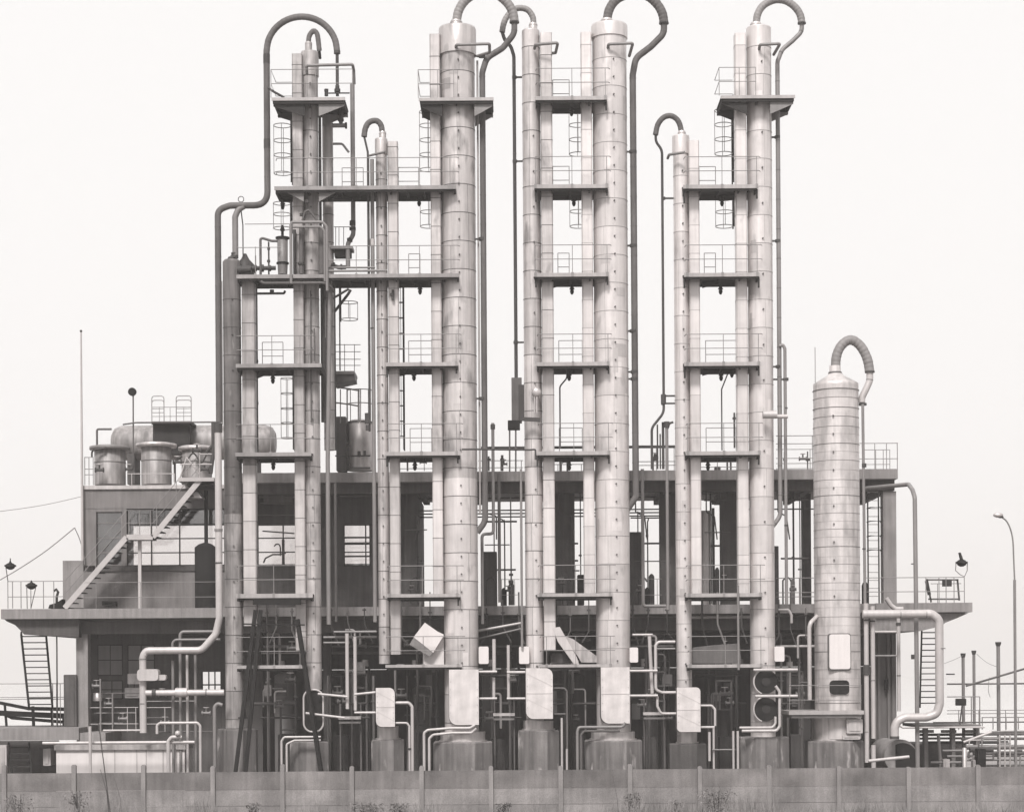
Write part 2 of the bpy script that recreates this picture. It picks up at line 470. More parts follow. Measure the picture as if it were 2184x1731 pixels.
# straight risers standing just behind the inner edges
def riser(label, cx, w, yt, yb, mt, Y=69.62, s0=40, seam='seam_l', re=None):
    """flat-fronted sheet duct with slightly rounded corners"""
    c = W(cx, 700, Y); h = M(w, Y) / 2; d = 0.42
    zt = W(cx, yt, Y).z; zb = W(cx, yb, Y).z
    ro = thing('riser', label, 'riser', (c.x, Y + d / 2, zb), RS)
    m = MB()
    def ring(z0, z1, g, mi):
        m.mi = mi; r = 0.035
        pl = [(x * (h + g), Y + d / 2 + y * (d / 2 + g)) for x, y in ((-1, -1 + r / d * 2), (-1 + r / h, -1), (1 - r / h, -1), (1, -1 + r / d * 2), (1, 1), (-1, 1))]
        n = len(pl)
        v = [(c.x + x, y, z) for z in (z0, z1) for x, y in pl]
        m.add(v, [tuple(range(n - 1, -1, -1)), tuple(range(n, 2 * n))] + [(k, (k + 1) % n, (k + 1) % n + n, k + n) for k in range(n)])
    zr = W(cx, re[0], Y).z if re else -99
    cuts = []; y = yt + s0
    while y < yb - 10: cuts.append(W(cx, y, Y).z); y += 60.4
    if re: cuts.append(zr)
    zs_ = sorted({round(q, 4) for q in cuts} | {zb, zt})
    for q0, q1 in zip(zs_[:-1], zs_[1:]):
        m.tone = rng.uniform(-0.07, 0.07)
        ring(q0, q1 - 0.001, 0, 2 if q1 <= zr + 1e-3 else 0)
    m.tone = 0.0
    y = yt + s0
    while y < yb - 10:
        z = W(cx, y, Y).z; ring(z - 0.010, z + 0.010, 0.007, 1); y += 60.4
    m.build('duct', [mt, K[seam], K[re[1]] if re else mt], ro)
riser('dark stained riser against the sooty column above the A-frame legs', 529.5, 28, 596, 1334, K['clad_d'], s0=32, seam='seam', re=(992, 'clad_l'))
riser('grey riser on the ladder side of the stained column under the small hook', 637, 22, 114, 1386, K['clad_d'], s0=24, seam='seam', re=(984, 'clad_l'))
riser('short grey riser against the slim grey column of middle height', 839.5, 22, 301, 1395, K['clad_m'], s0=12, seam='seam', re=(965, 'clad_l'))
riser('grey riser on the near side of the widest grey tower, behind a caged ladder', 931, 22, 72, 1275, K['clad_m'], s0=48, seam='seam', re=(968, 'clad_w'))
riser('mid grey riser against the narrow tall column with the crossing hook', 1168.5, 25, 69, 1385, K['clad_m'], s0=48, seam='seam', re=(968, 'clad_w'))
riser('near white riser standing against the widest bright tower', 1254, 23, 68, 1275, K['clad_w'], s0=27)
riser('short near white riser against the slim bright column', 1482.5, 22, 299, 1275, K['clad_w'], s0=60)
riser('near white riser beside the long caged ladder of the end tower', 1583, 23.5, 70, 1275, K['clad_w'], s0=26)

# ---- the stout banded column at the end
c = W(1783, 900, 70.0); R = M(97) / 2
z = lambda y: W(1783, y, 70.0).z
ro = thing('storage_column', 'stout low column wrapped in close metal bands with a thick ribbed hook', 'column', (c.x, 70, z(1574)), TW)
mb = MB()
mb.lathe((c.x, 70), [(R, z(1574)), (R, z(903)), (R * 0.985, z(899)), (R * 0.985, z(825))], 40)
mb.lathe((c.x, 70), [(R * 0.985, z(825)), (R * 0.99, z(819)), (R * 0.9, z(816)), (R * 0.62, z(808)), (R * 0.36, z(801)), (R * 0.31, z(797))], 40)
mb.mi = 1
y = 834; k = 0
while y < 1520:
    zz = z(y); hh = 0.008 if k % 2 == 0 else 0.004
    rr = R + (0.012 if k % 2 == 0 else 0.006)
    mb.mi = 1 if k % 6 == 0 else 2
    mb.lathe((c.x, 70), [(R * 0.98, zz - hh), (rr, zz - hh), (rr, zz + hh), (R * 0.98, zz + hh)], 40)
    y += 18.6 + rng.uniform(-3.2, 3.2); k += 1
mb.mi = 1
for y in range(892, 1300, 38): stud(mb, c.x, 70, R, z(y), -0.28, 0.03)
mb.build('shell', [K['clad_t'], K['seam'], K['seam_l']], ro)
m3 = MB(); cn = W(1781, 790, 70.0)
m3.lathe((cn.x, 70), [(M(25) / 2, z(799)), (M(24) / 2, z(780))], 20); m3.mi = 1
m3.lathe((cn.x, 70), [(M(27) / 2, z(798)), (M(29) / 2, z(797)), (M(29) / 2, z(794)), (M(27) / 2, z(793))], 20)
m3.build('nozzle', [K['clad_w'], K['seam']], ro)
m4 = MB(); a = W(1768, 1352, 69.2); b = W(1813, 1426, 69.2)
def rrect(x0, z0, x1, z1, r, n=5, corners=(1, 1, 1, 1)):
    """rounded rectangle outline; corners flags: bottom-left, bottom-right, top-right, top-left"""
    pts = []
    for (cx_, cz_, a0, fl, sx, sz) in ((x0, z0, pi, corners[0], 1, 1), (x1, z0, 1.5 * pi, corners[1], -1, 1), (x1, z1, 0, corners[2], -1, -1), (x0, z1, 0.5 * pi, corners[3], 1, -1)):
        if not fl: pts.append((cx_, cz_)); continue
        for k in range(n + 1):
            t = a0 + pi / 2 * k / n
            pts.append((cx_ + sx * r + r * cos(t), cz_ + sz * r + r * sin(t)))
    return pts
m4.prism(rrect(a.x, b.z, b.x, a.z, 0.09), 69.12, 69.5)
m4.build('service_hatch', K['white'], ro)
m4 = MB(); a = W(1766, 1350, 69.2); b = W(1815, 1430, 69.2)
m4.prism(rrect(a.x, b.z, b.x, a.z, 0.1), 69.16, 69.45)
m4.build('hatch_frame', K['seam'], ro)
m4 = MB(); a = W(1770, 1450, 69.2); b = W(1811, 1480, 69.2)
m4.prism(rrect(a.x, b.z, b.x, a.z, 0.14), 69.15, 69.5)
m4.build('manhole', K['black'], ro)

# ---------------------------------------------------------------- looping overhead pipes
def loop(label, bend, wb, down, wd, mb_, md_, Y=70.0, group='hooked pipes over the column heads', ribs=9.0, cuffs=(), name='overhead_pipe', clamps=(), Yd=None):
    """bend: photo control points of the lagged bend; down: points of the pipe that follows"""
    P0 = W(down[-1][0], down[-1][1], Y)
    ro = thing(name, label, 'pipe', (P0.x, Y, P0.z), group)
    cv = catmull([W(p[0], p[1], p[2] if len(p) > 2 else Y)[:] for p in bend], 24)
    pts = [Vector(p) for p in cv]
    r = M(wb, Y) / 2
    # resample evenly so ribs are even
    L = [0.0]
    for a, b in zip(pts[:-1], pts[1:]): L.append(L[-1] + (b - a).length)
    step = M(ribs, Y); n = max(6, int(L[-1] / step)); out = []; rr = []
    def at(d):
        for i in range(len(L) - 1):
            if L[i + 1] >= d or i == len(L) - 2:
                t = (d - L[i]) / max(1e-9, L[i + 1] - L[i]); return pts[i].lerp(pts[i + 1], min(1, max(0, t)))
    for k in range(n):
        d0 = L[-1] * k / n; d1 = L[-1] * (k + 1) / n; e = (d1 - d0)
        for q, f in ((0.0, 0.955), (0.16, 1.0), (0.84, 1.02)):
            out.append(at(d0 + e * q)); rr.append(r * f * (1 + 0.01 * (k % 3)))
    out.append(pts[-1]); rr.append(r)
    m = MB(); m.tube(out, rr, 18); m.build('lagged_bend', mb_, ro)
    dn = ppts(down, Y)
    path = arcpath(dn, 0.5, 8)
    m = MB(); m.tube(path, M(wd, Y) / 2, 14)
    if wd > 6:                                       # sheet joints on the lagging
        m.mi = 1; acc = 0.3
        for p_, q_ in zip(path[:-1], path[1:]):
            Ls = (q_ - p_).length; dd = (q_ - p_).normalized() if Ls > 0 else None
            while acc < Ls:
                k_ = p_ + dd * acc; m.tube([k_ - dd * 0.012, k_ + dd * 0.012], M(wd, Y) / 2 + 0.006, 14); acc += 1.05
            acc -= Ls
    m.build('downpipe', [md_, K['seam']], ro)
    for (x, y, w, h) in cuffs:
        m = MB(); a = W(x, y - h / 2, Y); b = W(x, y + h / 2, Y); b.x = a.x
        m.tube([a, b], M(w, Y) / 2, 16); m.build('flange', K['pipe_d'], ro)
    for (x0, x1, y) in clamps:
        m = MB(); a = W(x0, y, Y); b = W(x1, y, Y); b.z = a.z
        m.beam(a, b, 0.05, 0.06); m.tube([b + Vector((0, 0, -0.05)), b + Vector((0, 0, 0.05))], M(wd, Y) / 2 + 0.02, 12)
        m.build('clamp', K['pipe_d'], ro)
    return ro
def sarc(x0, x1, y, top, n=9):
    cx, r = (x0 + x1) / 2, abs(x1 - x0) / 2
    return [(cx + (x0 - cx) * cos(pi * k / n), y - (y - top) * sin(pi * k / n)) for k in range(n + 1)]

loop('broad hoop of grey pipe over the stained column, dropping to a cranked run', sarc(719, 568.5, 110, 36), 13.5,
     [(568.5, 108), (568.5, 438), (490, 438), (464.5, 448), (464.5, 900)], 13.6, K['lag'], K['pipe_m'],
     cuffs=((719, 112, 14, 6), (568.5, 126, 14.4, 20), (569.5, 307, 14.4, 20)))
# thin leg of the hoop down to the valve
loop('small hooked pipe on the head of the stained column', [(658, 90), (660, 76), (669, 66), (676, 72), (679, 88), (681, 108)], 10.5,
     [(681, 107, 69.9), (682, 125, 70.2)], 6, K['lag'], K['pipe_d'])
loop('thin hooked pipe on the slim grey column of middle height', [(815, 281), (813, 268), (806, 259), (797, 257.5), (786, 262), (779, 275), (776.5, 292)], 12,
     [(776.5, 291), (780, 305), (784.5, 325), (784.5, 920)], 4.6, K['lag'], K['pipe_d'], cuffs=((784.5, 892, 13, 22), (784.5, 912, 9, 12)))
loop('thick ribbed loop from the widest grey tower with a swan-neck drop', [(974, 44), (978, 24), (990, 4), (1010, -11), (1036, -17), (1062, -10), (1083, 8), (1094, 28), (1097, 48)], 19,
     [(1097, 47), (1094, 72), (1072, 103), (1038, 124), (1028.5, 155), (1032, 1040), (1034, 1112), (1018, 1135)], 13, K['lag_l'], K['pipe_m'],
     cuffs=((1097, 48, 21, 3),), clamps=((1000, 1028, 120), (1005, 1028, 510), (1005, 1029, 850)), ribs=8)
loop('long narrow hook crossing behind the thick loop, falling free beside the narrow column', [(1138, 50, 71), (1136, 36, 71), (1126, 22, 71), (1110, 17.5, 71), (1094, 22, 71), (1080, 38, 71), (1074, 52, 71), (1071, 69, 71)], 12.5,
     [(1071, 68), (1076, 85), (1090, 100), (1096, 120), (1101, 815)], 7.6, K['lag_l'], K['pipe_d'], Y=71.0, clamps=((1120, 1097, 165), (1120, 1098, 344), (1120, 1100, 730)), ribs=7)
loop('thick dark-ribbed loop from the widest bright tower', [(1295, 42), (1299, 22), (1311, 3), (1330, -9), (1355, -14.5), (1381, -8), (1402, 10), (1413, 30), (1416, 50)], 19,
     [(1416, 49), (1412, 72), (1388, 100), (1356, 124), (1349.5, 160), (1356, 1050), (1357, 1058), (1338, 1086)], 14, K['lag'], K['pipe_m'],
     cuffs=((1416, 50, 21, 3),), clamps=((1330, 1350, 324), (1330, 1351, 524), (1330, 1351, 706), (1330, 1353, 793), (1330, 1353, 808)), ribs=8)
loop('dark hooked pipe on the slim bright column with a long free leg', [(1453, 281), (1450, 266), (1443, 254), (1430, 247), (1415, 251), (1403, 266), (1398, 288)], 11.5,
     [(1398.5, 287), (1402, 302), (1412, 320), (1415.5, 340), (1415.5, 880), (1390, 912), (1388, 930), (1388, 1000)], 5.6, K['pipe_m'], K['pipe_d'],
     clamps=((1440, 1415, 423), (1440, 1414, 844), (1440, 1414, 860)), cuffs=((1415, 851, 11, 20),))
loop('ribbed loop from the end tower swan-necking to a straight drop', [(1613, 49), (1616, 31), (1626, 14), (1643, 3), (1661, -0.5), (1680, 4), (1697, 17), (1707, 33), (1710, 50)], 15.5,
     [(1710, 49), (1706, 68), (1690, 88), (1668, 106), (1658, 132), (1661, 1100), (1648, 1122)], 9.5, K['lag_l'], K['pipe_g'],
     cuffs=((1710, 50, 18, 3),), clamps=((1640, 1658, 293), (1640, 1659, 514), (1640, 1660, 782), (1640, 1676, 809)), ribs=7)
loop('short thick ribbed hook on the stout banded column', [(1782, 781), (1784, 760), (1792, 740), (1806, 727), (1820, 726), (1837, 740), (1850, 766), (1855, 794)], 20,
     [(1855, 792), (1854, 812), (1847, 830), (1838, 848), (1838, 858)], 14.5, K['lag_l'], K['pipe_l'], cuffs=((1855, 793, 21.5, 3), (1840, 862, 17, 5)), ribs=9)

# ---------------------------------------------------------------- ordinary pipe runs
TK = ['pipe_g', 'pipe_m', 'pipe_d', 'pipe_l']
TANGLE = MB()
DIM = ('dim upright pipes in the shaded bays', 'bent small pipes in the shaded bays', 'small pipes crossing the slab edge', 'thin uprights in the open storey', 'thin level pipes in the open storey', 'small bent pipes in the far bundle')
def pipe(label, pts, w, mk='pipe_l', Y=70.0, fil=0.14, group=None, fl=(), name='pipe_run', n=10, cat='pipe'):
    P = ppts(pts, Y); lo = min(P, key=lambda p: p.z)
    path = arcpath(P, fil, 5)
    if group in DIM:                                 # the smallest, dimmest pipes: one tangle
        TANGLE.mi = TK.index(mk); TANGLE.tube(path, M(w, Y) / 2, 8)
        for f in fl:
            q = W(f[0], f[1], Y); TANGLE.tube([q - Vector((0, 0, 0.03)), q + Vector((0, 0, 0.03))], M(f[2], Y) / 2, 8)
        return None
    if not fl:
        m = MB(); m.tube(path, M(w, Y) / 2, n)
        return tag(m.build(name, K[mk]), label, cat, group)
    ro = thing(name, label, cat, lo, group)
    m = MB(); m.tube(path, M(w, Y) / 2, n); m.build('pipe', K[mk], ro)
    for f in fl:                                     # (x, y, width, height, orientation)
        d = f[4] if len(f) > 4 else 'v'
        a = W(f[0], f[1], Y); hw = M(f[3], Y) / 2
        e = Vector((0, 0, hw)) if d == 'v' else Vector((hw, 0, 0))
        m = MB(); m.tube([a - e, a + e], M(f[2], Y) / 2, 12); m.build('flange', K[f[5] if len(f) > 5 else 'pipe_d'], ro)
    return ro
# ================================================================ decks between the columns
YF, YR = 69.05, 70.45
def bar(m, p, q, r=0.014, n=6): m.tube([p, q], r, n)
def deck(label, x0, x1, y, group, front=True, rear=(), posts=None, fas='fascia', th=8, gus=(), hang=(), ybk=None, hatch=None, rl='rail', endret=True, xr=None, yf=None, depth_y=None, rposts=()):
    """y = photo row of the top of the edge; rear = spans (x0,x1) of the back railing"""
    y_f = yf or YF; y_r = depth_y or YR
    xm = (x0 + x1) / 2
    zt = W(xm, y, y_f).z; zb = zt - M(th)
    A = W(x0, y, y_f).x; B = W(x1, y, y_f).x
    ro = thing('platform', label, 'platform', ((A + B) / 2, (y_f + y_r) / 2, zb - 0.15), group)
    m = MB(); m.box(A + 0.02, B - 0.02, y_f + 0.02, y_r, zt - 0.05, zt - 0.01)
    m.build('deck_plate', K['steel'], ro)
    m = MB()
    m.box(A, B, y_f - 0.02, y_f + 0.018, zb, zt)
    # little cleats where the posts land
    m.build('edge_strip', K[fas], ro)
    m = MB()
    zc = zb
    m.box(A + 0.05, B - 0.05, y_f + 0.03, y_f + 0.09, zc - 0.07, zt - 0.055)
    m.box(A + 0.05, B - 0.05, y_r - 0.08, y_r, zc - 0.09, zt - 0.055)
    m.box(A + 0.03, A + 0.09, y_f + 0.095, y_r - 0.085, zc - 0.10, zt - 0.055)
    m.box(B - 0.09, B - 0.03, y_f + 0.095, y_r - 0.085, zc - 0.10, zt - 0.055)
    n = max(2, int((B - A) / 0.55))
    for i in range(1, n):
        x = A + (B - A) * i / n
        m.box(x - 0.03, x + 0.03, y_f + 0.095, y_r - 0.085, zc - 0.05, zt - 0.055)
    m.build('underframe', K['steel'], ro)
    for (gx, gw, gd) in gus:                         # arched gusset at the back
        m = MB(); a = W(gx, y, y_r); b = W(gx + gw, y, y_r)
        m.prism([(a.x, zb + 0.0), (b.x, zb + 0.0), (b.x, zb - 0.04), ((a.x * .45 + b.x * .55), zb - 0.06 - M(gd) * 0.25), (a.x, zb - 0.06 - M(gd))], y_r - 0.3, y_r - 0.24)
        m.build('gusset', K['steel'], ro)
    for hx, hl in hang:                              # cantilever pegs at the tips
        m = MB(); a = W(hx, y, y_f)
        m.box(a.x - 0.03, a.x + 0.03, y_f + 0.1, y_f + 0.16, zb - M(hl), zb - 0.0)
        m.build('bracket_peg', K['steel'], ro)
    yy = y_f + 0.01
    m = MB(); used = False
    if front:
        r0, r1 = xr or (x0 + 4, x1 + 2)
        a = W(r0, y, yy).x; b = W(r1, y, yy).x
        for h in (0.985, 0.49):
            pts = [Vector((a, yy, zt + h)), Vector((b, yy, zt + h))]
            if endret: pts = [pts[0] + Vector((-0.03, 0.16, -0.04))] + pts + [pts[1] + Vector((0.06, 0.14, 0.0))]
            m.tube(arcpath(pts, 0.04, 3), 0.0135, 6)
        used = True
    for (s0, s1) in rear:
        a = W(s0, y, y_r).x; b = W(s1, y, y_r).x
        for h in (0.985, 0.49): bar(m, Vector((a, y_r - 0.03, zt + h)), Vector((b, y_r - 0.03, zt + h)), 0.015)
        bar(m, Vector((a, y_r - 0.03, zt + 0.985)), Vector((a, y_r - 0.03, zt)), 0.015)
        bar(m, Vector((b, y_r - 0.03, zt + 0.985)), Vector((b, y_r - 0.03, zt)), 0.015)
        bar(m, Vector((a, y_r - 0.03, zt + 0.12)), Vector((b, y_r - 0.03, zt + 0.12)), 0.01)
        used = True
    if used: m.build('railing', K[rl], ro)
    if front:
        for px in (posts if posts is not None else (x0 + 4, xm, x1 - 2)):
            m = MB(); a = W(px, y, yy); bar(m, Vector((a.x, yy, zt)), Vector((a.x, yy, zt + 0.985)), 0.0135)
            m.mi = 0; m.box(a.x - 0.045, a.x + 0.045, y_f - 0.035, y_f - 0.022, zb + 0.0, zt + 0.02)
            m.build('railing_post', K[rl], ro)
    return ro
DG = 'decks bridging the columns'
# group one (stained columns)
deck('long working deck under the hoop that runs on to the widest grey tower', 585, 973, 396.5, DG, posts=(655, 700, 760, 822, 895, 960), rear=((730, 775), (850, 893)), fas='fascia_d', xr=(590, 975), th=8)
deck('long cluttered deck over the sooty column crossing to the widest grey tower', 504, 980, 584.5, DG, posts=(545, 700, 760, 822, 895, 962), rear=((872, 896),), gus=((850, 42, 6),), fas='fascia_d', xr=(700, 977), th=8)
deck('stained deck in the gap between sooty and stained columns, hoop ladder below it', 503, 686, 775.5, DG, posts=(580, 640), rear=((560, 604),), gus=((548, 36, 10),), fas='fascia_d', xr=(505, 668))
deck('stained deck level with the roof tanks between sooty and stained columns', 502, 664, 964.5, DG, posts=(577,), rear=(), fas='fascia_d', xr=(505, 664))
deck('deck carrying the A-frame legs between sooty and stained columns', 503, 667, 1265.5, DG, posts=(510, 584, 655), fas='fascia', th=9)
deck('lowest deck behind the A-frame legs', 503, 651, 1418, DG, posts=(585, 640), fas='fascia', th=7)
# group two
deck('grey deck above the shade of the plant roof edge, level with the ball valve', 822, 978, 772.5, DG, posts=(898, 973), rear=((872, 921),), gus=((850, 46, 8),), hang=((825, 22), (973, 15)))
deck('grey deck level with the plant roof railings by the widest grey tower', 823, 982, 963, DG, posts=(899, 974), rear=((875, 921),), hang=((825, 22), (976, 16)))
deck('grey deck above the tilted white sheets', 824, 983, 1266, DG, posts=(831, 901, 975), th=7, hang=((977, 18),))
deck('narrow deck on which the tilted white sheets stand', 822, 986, 1416.5, DG, posts=(903, 977), th=6)
# group three
deck('topmost deck between the narrow crossing-hook column and the widest bright tower', 1141, 1296, 205.5, DG, rear=((1179, 1214),), posts=(1220, 1291), hang=((1293, 20),))
deck('second deck from the top between narrow column and widest bright tower', 1139, 1298, 393.5, DG, rear=((1179, 1214),), posts=(1142, 1220, 1294), hang=((1295, 14), (1143, 26)))
deck('third deck between narrow column and widest bright tower, hatch rail at its back', 1139, 1299, 582, DG, rear=((1190, 1214),), posts=(1142, 1221, 1295), gus=((1178, 34, 7),), hang=((1296, 16), (1143, 20)))
deck('fourth deck from the top between narrow column and widest bright tower', 1144, 1300, 772, DG, rear=((1192, 1242),), posts=(1222, 1297), hang=((1298, 16),))
deck('fifth deck from the top between narrow column and widest bright tower', 1146, 1302, 962, DG, rear=((1193, 1242),), posts=(1224, 1298), hang=((1299, 18), (1146, 22)))
deck('deck just over the dark machine bay by the widest bright tower', 1146, 1308, 1264.5, DG, posts=(1153, 1228, 1301), th=7, hang=((1303, 18),))
deck('narrow deck on which the fallen duct pieces lie', 1150, 1306, 1416, DG, posts=(1166, 1228, 1302), th=6)
# group four
deck('second deck of the end tower beside its long caged ladder', 1457, 1617, 394, DG, rear=((1491, 1526),), posts=(1466, 1540, 1614), hang=((1615, 20), (1460, 28)))
deck('third deck of the end tower with a small hatch rail standing at its back', 1459, 1621, 582, DG, rear=((1502, 1526),), posts=(1466, 1541, 1615), gus=((1496, 34, 7),), hang=((1619, 22), (1460, 22)))
deck('fourth deck of the end tower, a round lamp hanging near its riser', 1459, 1622, 772, DG, rear=((1505, 1571),), posts=(1466, 1543, 1618), gus=((1496, 36, 7),), hang=((1619, 20), (1461, 24)))
deck('fifth deck of the end tower level with the plant roof railings', 1462, 1623, 962, DG, rear=((1506, 1570),), posts=(1467, 1544, 1619), hang=((1619, 20),))
deck('deck of the end tower from which a thin pole rises', 1462, 1627, 1264.5, DG, posts=(1470, 1544, 1622), th=8)
deck('narrow deck holding a leaning grey sheet beside the end tower', 1466, 1627, 1416, DG, posts=(1472, 1547, 1623), th=7)

# ---------------- the three decks that stick out round a single head
def jutdeck(label, x0, x1, y, cx, w, rx0, rx1, wedge=True, tail=None):
    zt = W(cx, y, YF).z; A = W(x0, y, YF).x; B = W(x1, y, YF).x; C = W(cx, y, YF).x; rr = M(w) / 2
    yr = 70.75
    ro = thing('platform', label, 'platform', (C, 70, zt - 0.6), 'decks round the column heads')
    m = MB(); m.box(A + 0.02, B - 0.02, YF + 0.02, yr, zt - 0.05, zt - 0.01); m.build('deck_plate', K['steel'], ro)
    m = MB(); m.box(A, B, YF - 0.02, YF + 0.018, zt - 0.11, zt); m.build('edge_strip', K['fascia'], ro)
    m = MB()
    m.box(A + 0.04, B - 0.04, YF + 0.03, YF + 0.1, zt - 0.2, zt - 0.055)
    m.box(A + 0.04, B - 0.04, yr - 0.1, yr - 0.02, zt - 0.24, zt - 0.055)
    for i in range(5):
        x = A + 0.08 + (B - A - 0.16) * i / 4
        m.box(x - 0.03, x + 0.03, YF + 0.105, yr - 0.105, zt - 0.2, zt - 0.055)
    m.build('underframe', K['steel'], ro)
    for sx, E in ((-1, A), (1, B)):
        if wedge is not True and sx != wedge: continue
        for yy in (YF + 0.12, yr - 0.3):
            m = MB()
            m.prism([(C + sx * (rr - 0.04), zt - 0.2), (E - sx * 0.05, zt - 0.2), (E - sx * 0.05, zt - 0.27), (C + sx * (rr - 0.04), zt - 0.62)], yy, yy + 0.05)
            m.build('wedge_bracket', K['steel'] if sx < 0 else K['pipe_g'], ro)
    m = MB()
    a = W(rx0, y, YF).x; b = W(rx1, y, YF).x
    for h in (0.985, 0.49):
        m.tube([Vector((b, YF, zt + h)), Vector((a, YF, zt + h)), Vector((a, yr - 0.2, zt + h))], 0.0135, 6)
        m.tube([Vector((a, yr - 0.2, zt + h)), Vector((a + (b - a) * 0.5, yr - 0.2, zt + h))], 0.0135, 6)
    m.build('railing', K['rail'], ro)
    for t in (0, 0.55, 1.0):
        m = MB(); x = a + (b - a) * t; bar(m, Vector((x, YF, zt)), Vector((x, YF, zt + 0.985)), 0.0135); m.build('railing_post', K['rail'], ro)
    return ro
jutdeck('highest deck of the stained column, inside the hoop of pipe', 579, 736, 208, 664, 34, 578, 752)
jutdeck('dark-bellied deck jutting on both sides of the widest grey tower near its head', 893, 1053, 208.5, 977, 73, 892, 968)
jutdeck('pale deck jutting on both sides of the end tower near its head', 1537, 1696, 203.5, 1619, 53, 1534, 1612)

# ---------------- caged ladders
def ladder(label, cx, y0, y1, hoops, Y=71.35, rw=18.5, side=1, rungs=True, bars=3, tilt=0.0, mk='rail'):
    """hoops: rows of the cage hoops"""
    lo = W(cx, y1, Y); hi = W(cx, y0, Y)
    ro = thing('caged_ladder', label, 'ladder', (lo.x, Y, lo.z), 'caged ladders between decks')
    R = M(rw, Y)
    for sx in (-1, 1):
        m = MB(); x = lo.x + side * (R + 0.02); yy = Y + sx * 0.2
        m.beam((x, yy, lo.z), (x, yy, hi.z), 0.05, 0.02); m.build('stile', K['steel'], ro)
    m = MB(); zz = lo.z + 0.1
    while zz < hi.z:
        x = lo.x + side * (R + 0.02)
        bar(m, Vector((x, Y - 0.2, zz)), Vector((x, Y + 0.2, zz)), 0.011); zz += 0.28
    m.build('rungs', K['steel'], ro)
    for y in hoops:
        z = W(cx, y, Y).z; m = MB()
        pts = []
        for k in range(21):
            a = 2 * pi * k / 20
            pts.append(Vector((lo.x + R * cos(a), Y + R * sin(a), z)))
        m.tube(pts[:-1], 0.016, 6, closed=True); m.build('hoop', K[mk], ro)
    zh = W(cx, max(hoops), Y).z; zt = W(cx, min(hoops), Y).z
    for k in range(bars):
        a = (0.5 * pi, pi, 1.5 * pi)[k % 3]
        if side < 0: a = (0.5 * pi, 0, 1.5 * pi)[k % 3]
        m = MB(); bar(m, Vector((lo.x + R * cos(a), Y + R * sin(a), zh)), Vector((lo.x + R * cos(a), Y + R * sin(a), zt)), 0.012); m.build('cage_bar', K[mk], ro)
    return ro
ladder('caged ladder hanging under the topmost deck of the stained column', 603, 212, 392, (268, 300, 331, 370))
ladder('short caged ladder end under the long working deck of the stained column', 602, 404, 496, (434, 457, 487), Y=71.2)
ladder('narrow caged ladder under the dark-bellied deck of the widest grey tower', 914, 212, 392, (239, 268, 299, 330, 362), Y=71.6)
ladder('short caged ladder end under the long deck by the widest grey tower', 915, 400, 488, (424, 452, 483), Y=71.6)
ladder('caged ladder under the topmost deck by the widest bright tower', 1233, 208, 392, (238, 267, 298, 329), Y=71.6)
ladder('short caged ladder end under the second deck by the widest bright tower', 1234, 400, 488, (423, 451, 483), Y=71.6)
ladder('full width caged ladder under the pale jutting deck of the end tower', 1543.5, 206, 392, (236, 266, 297, 328), Y=71.2)
ladder('short full width caged ladder end under the second deck of the end tower', 1545, 400, 486, (424, 452, 483), Y=71.2)
ladder('stubby hoops of a caged ladder between the stained fourth deck and the roof tanks', 613, 782, 960, (807, 839, 871, 902, 934), Y=71.3, rw=13)
ladder('isolated caged ladder below the cluttered deck behind the slim grey column', 745, 612, 684, (645, 681), Y=72.5, rw=18, side=-1)

# ---------------- pendant lamps
first = None
def pendant(x, y, label, Y=70.2):
    global first
    a = W(x, y, Y)
    if first is None:
        ro = thing('pendant_lamp', label, 'lamp', (a.x, Y, a.z), 'lamps hung under the decks')
        m = MB(); m.lathe((a.x, Y), [(0.03, a.z), (0.055, a.z + 0.04), (0.075, a.z + 0.12), (0.05, a.z + 0.17)], 12); m.build('lamp_glass', K['black'], ro)
        m = MB(); m.lathe((a.x, Y), [(0.06, a.z + 0.171), (0.1, a.z + 0.19), (0.06, a.z + 0.25), (0.05, a.z + 0.35)], 12); m.build('lamp_housing', K['steel'], ro)
        first = ro
        return ro
    return dup(first, (a.x, Y, a.z), label)
for x, y, l in ((894, 440, 'drop lamp under the long working deck by the widest grey tower'), (896, 628, 'drop lamp under the cluttered crossing deck'),
                (883, 812, 'drop lamp under the deck level with the ball valve'), (1224, 440, 'drop lamp under the second deck by the widest bright tower'),
                (1220, 628, 'drop lamp under the third deck by the widest bright tower'), (1214, 812, 'drop lamp under the fourth deck by the widest bright tower'),
                (1540, 440, 'drop lamp under the second deck of the end tower'), (1537, 628, 'drop lamp under the third deck of the end tower'),
                (1538, 812, 'drop lamp under the fourth deck of the end tower, a thin pole passing it'), (582, 818, 'drop lamp under the stained fourth deck'),
                (603, 447, 'drop lamp beside the short ladder of the stained column'), (1219, 248, 'drop lamp under the topmost deck by the widest bright tower'),
                (583, 1002, 'drop lamp in the gap level with the roof tanks'), (885, 1003, 'drop lamp under the grey deck at roof railing level'),
                (1214, 1003, 'drop lamp under the fifth deck by the widest bright tower'), (1510, 1003, 'drop lamp under the fifth deck of the end tower')):
    pendant(x, y, l)
pendant(1561, 805, 'small round lamp close to the riser under the fourth deck of the end tower', 70.6)

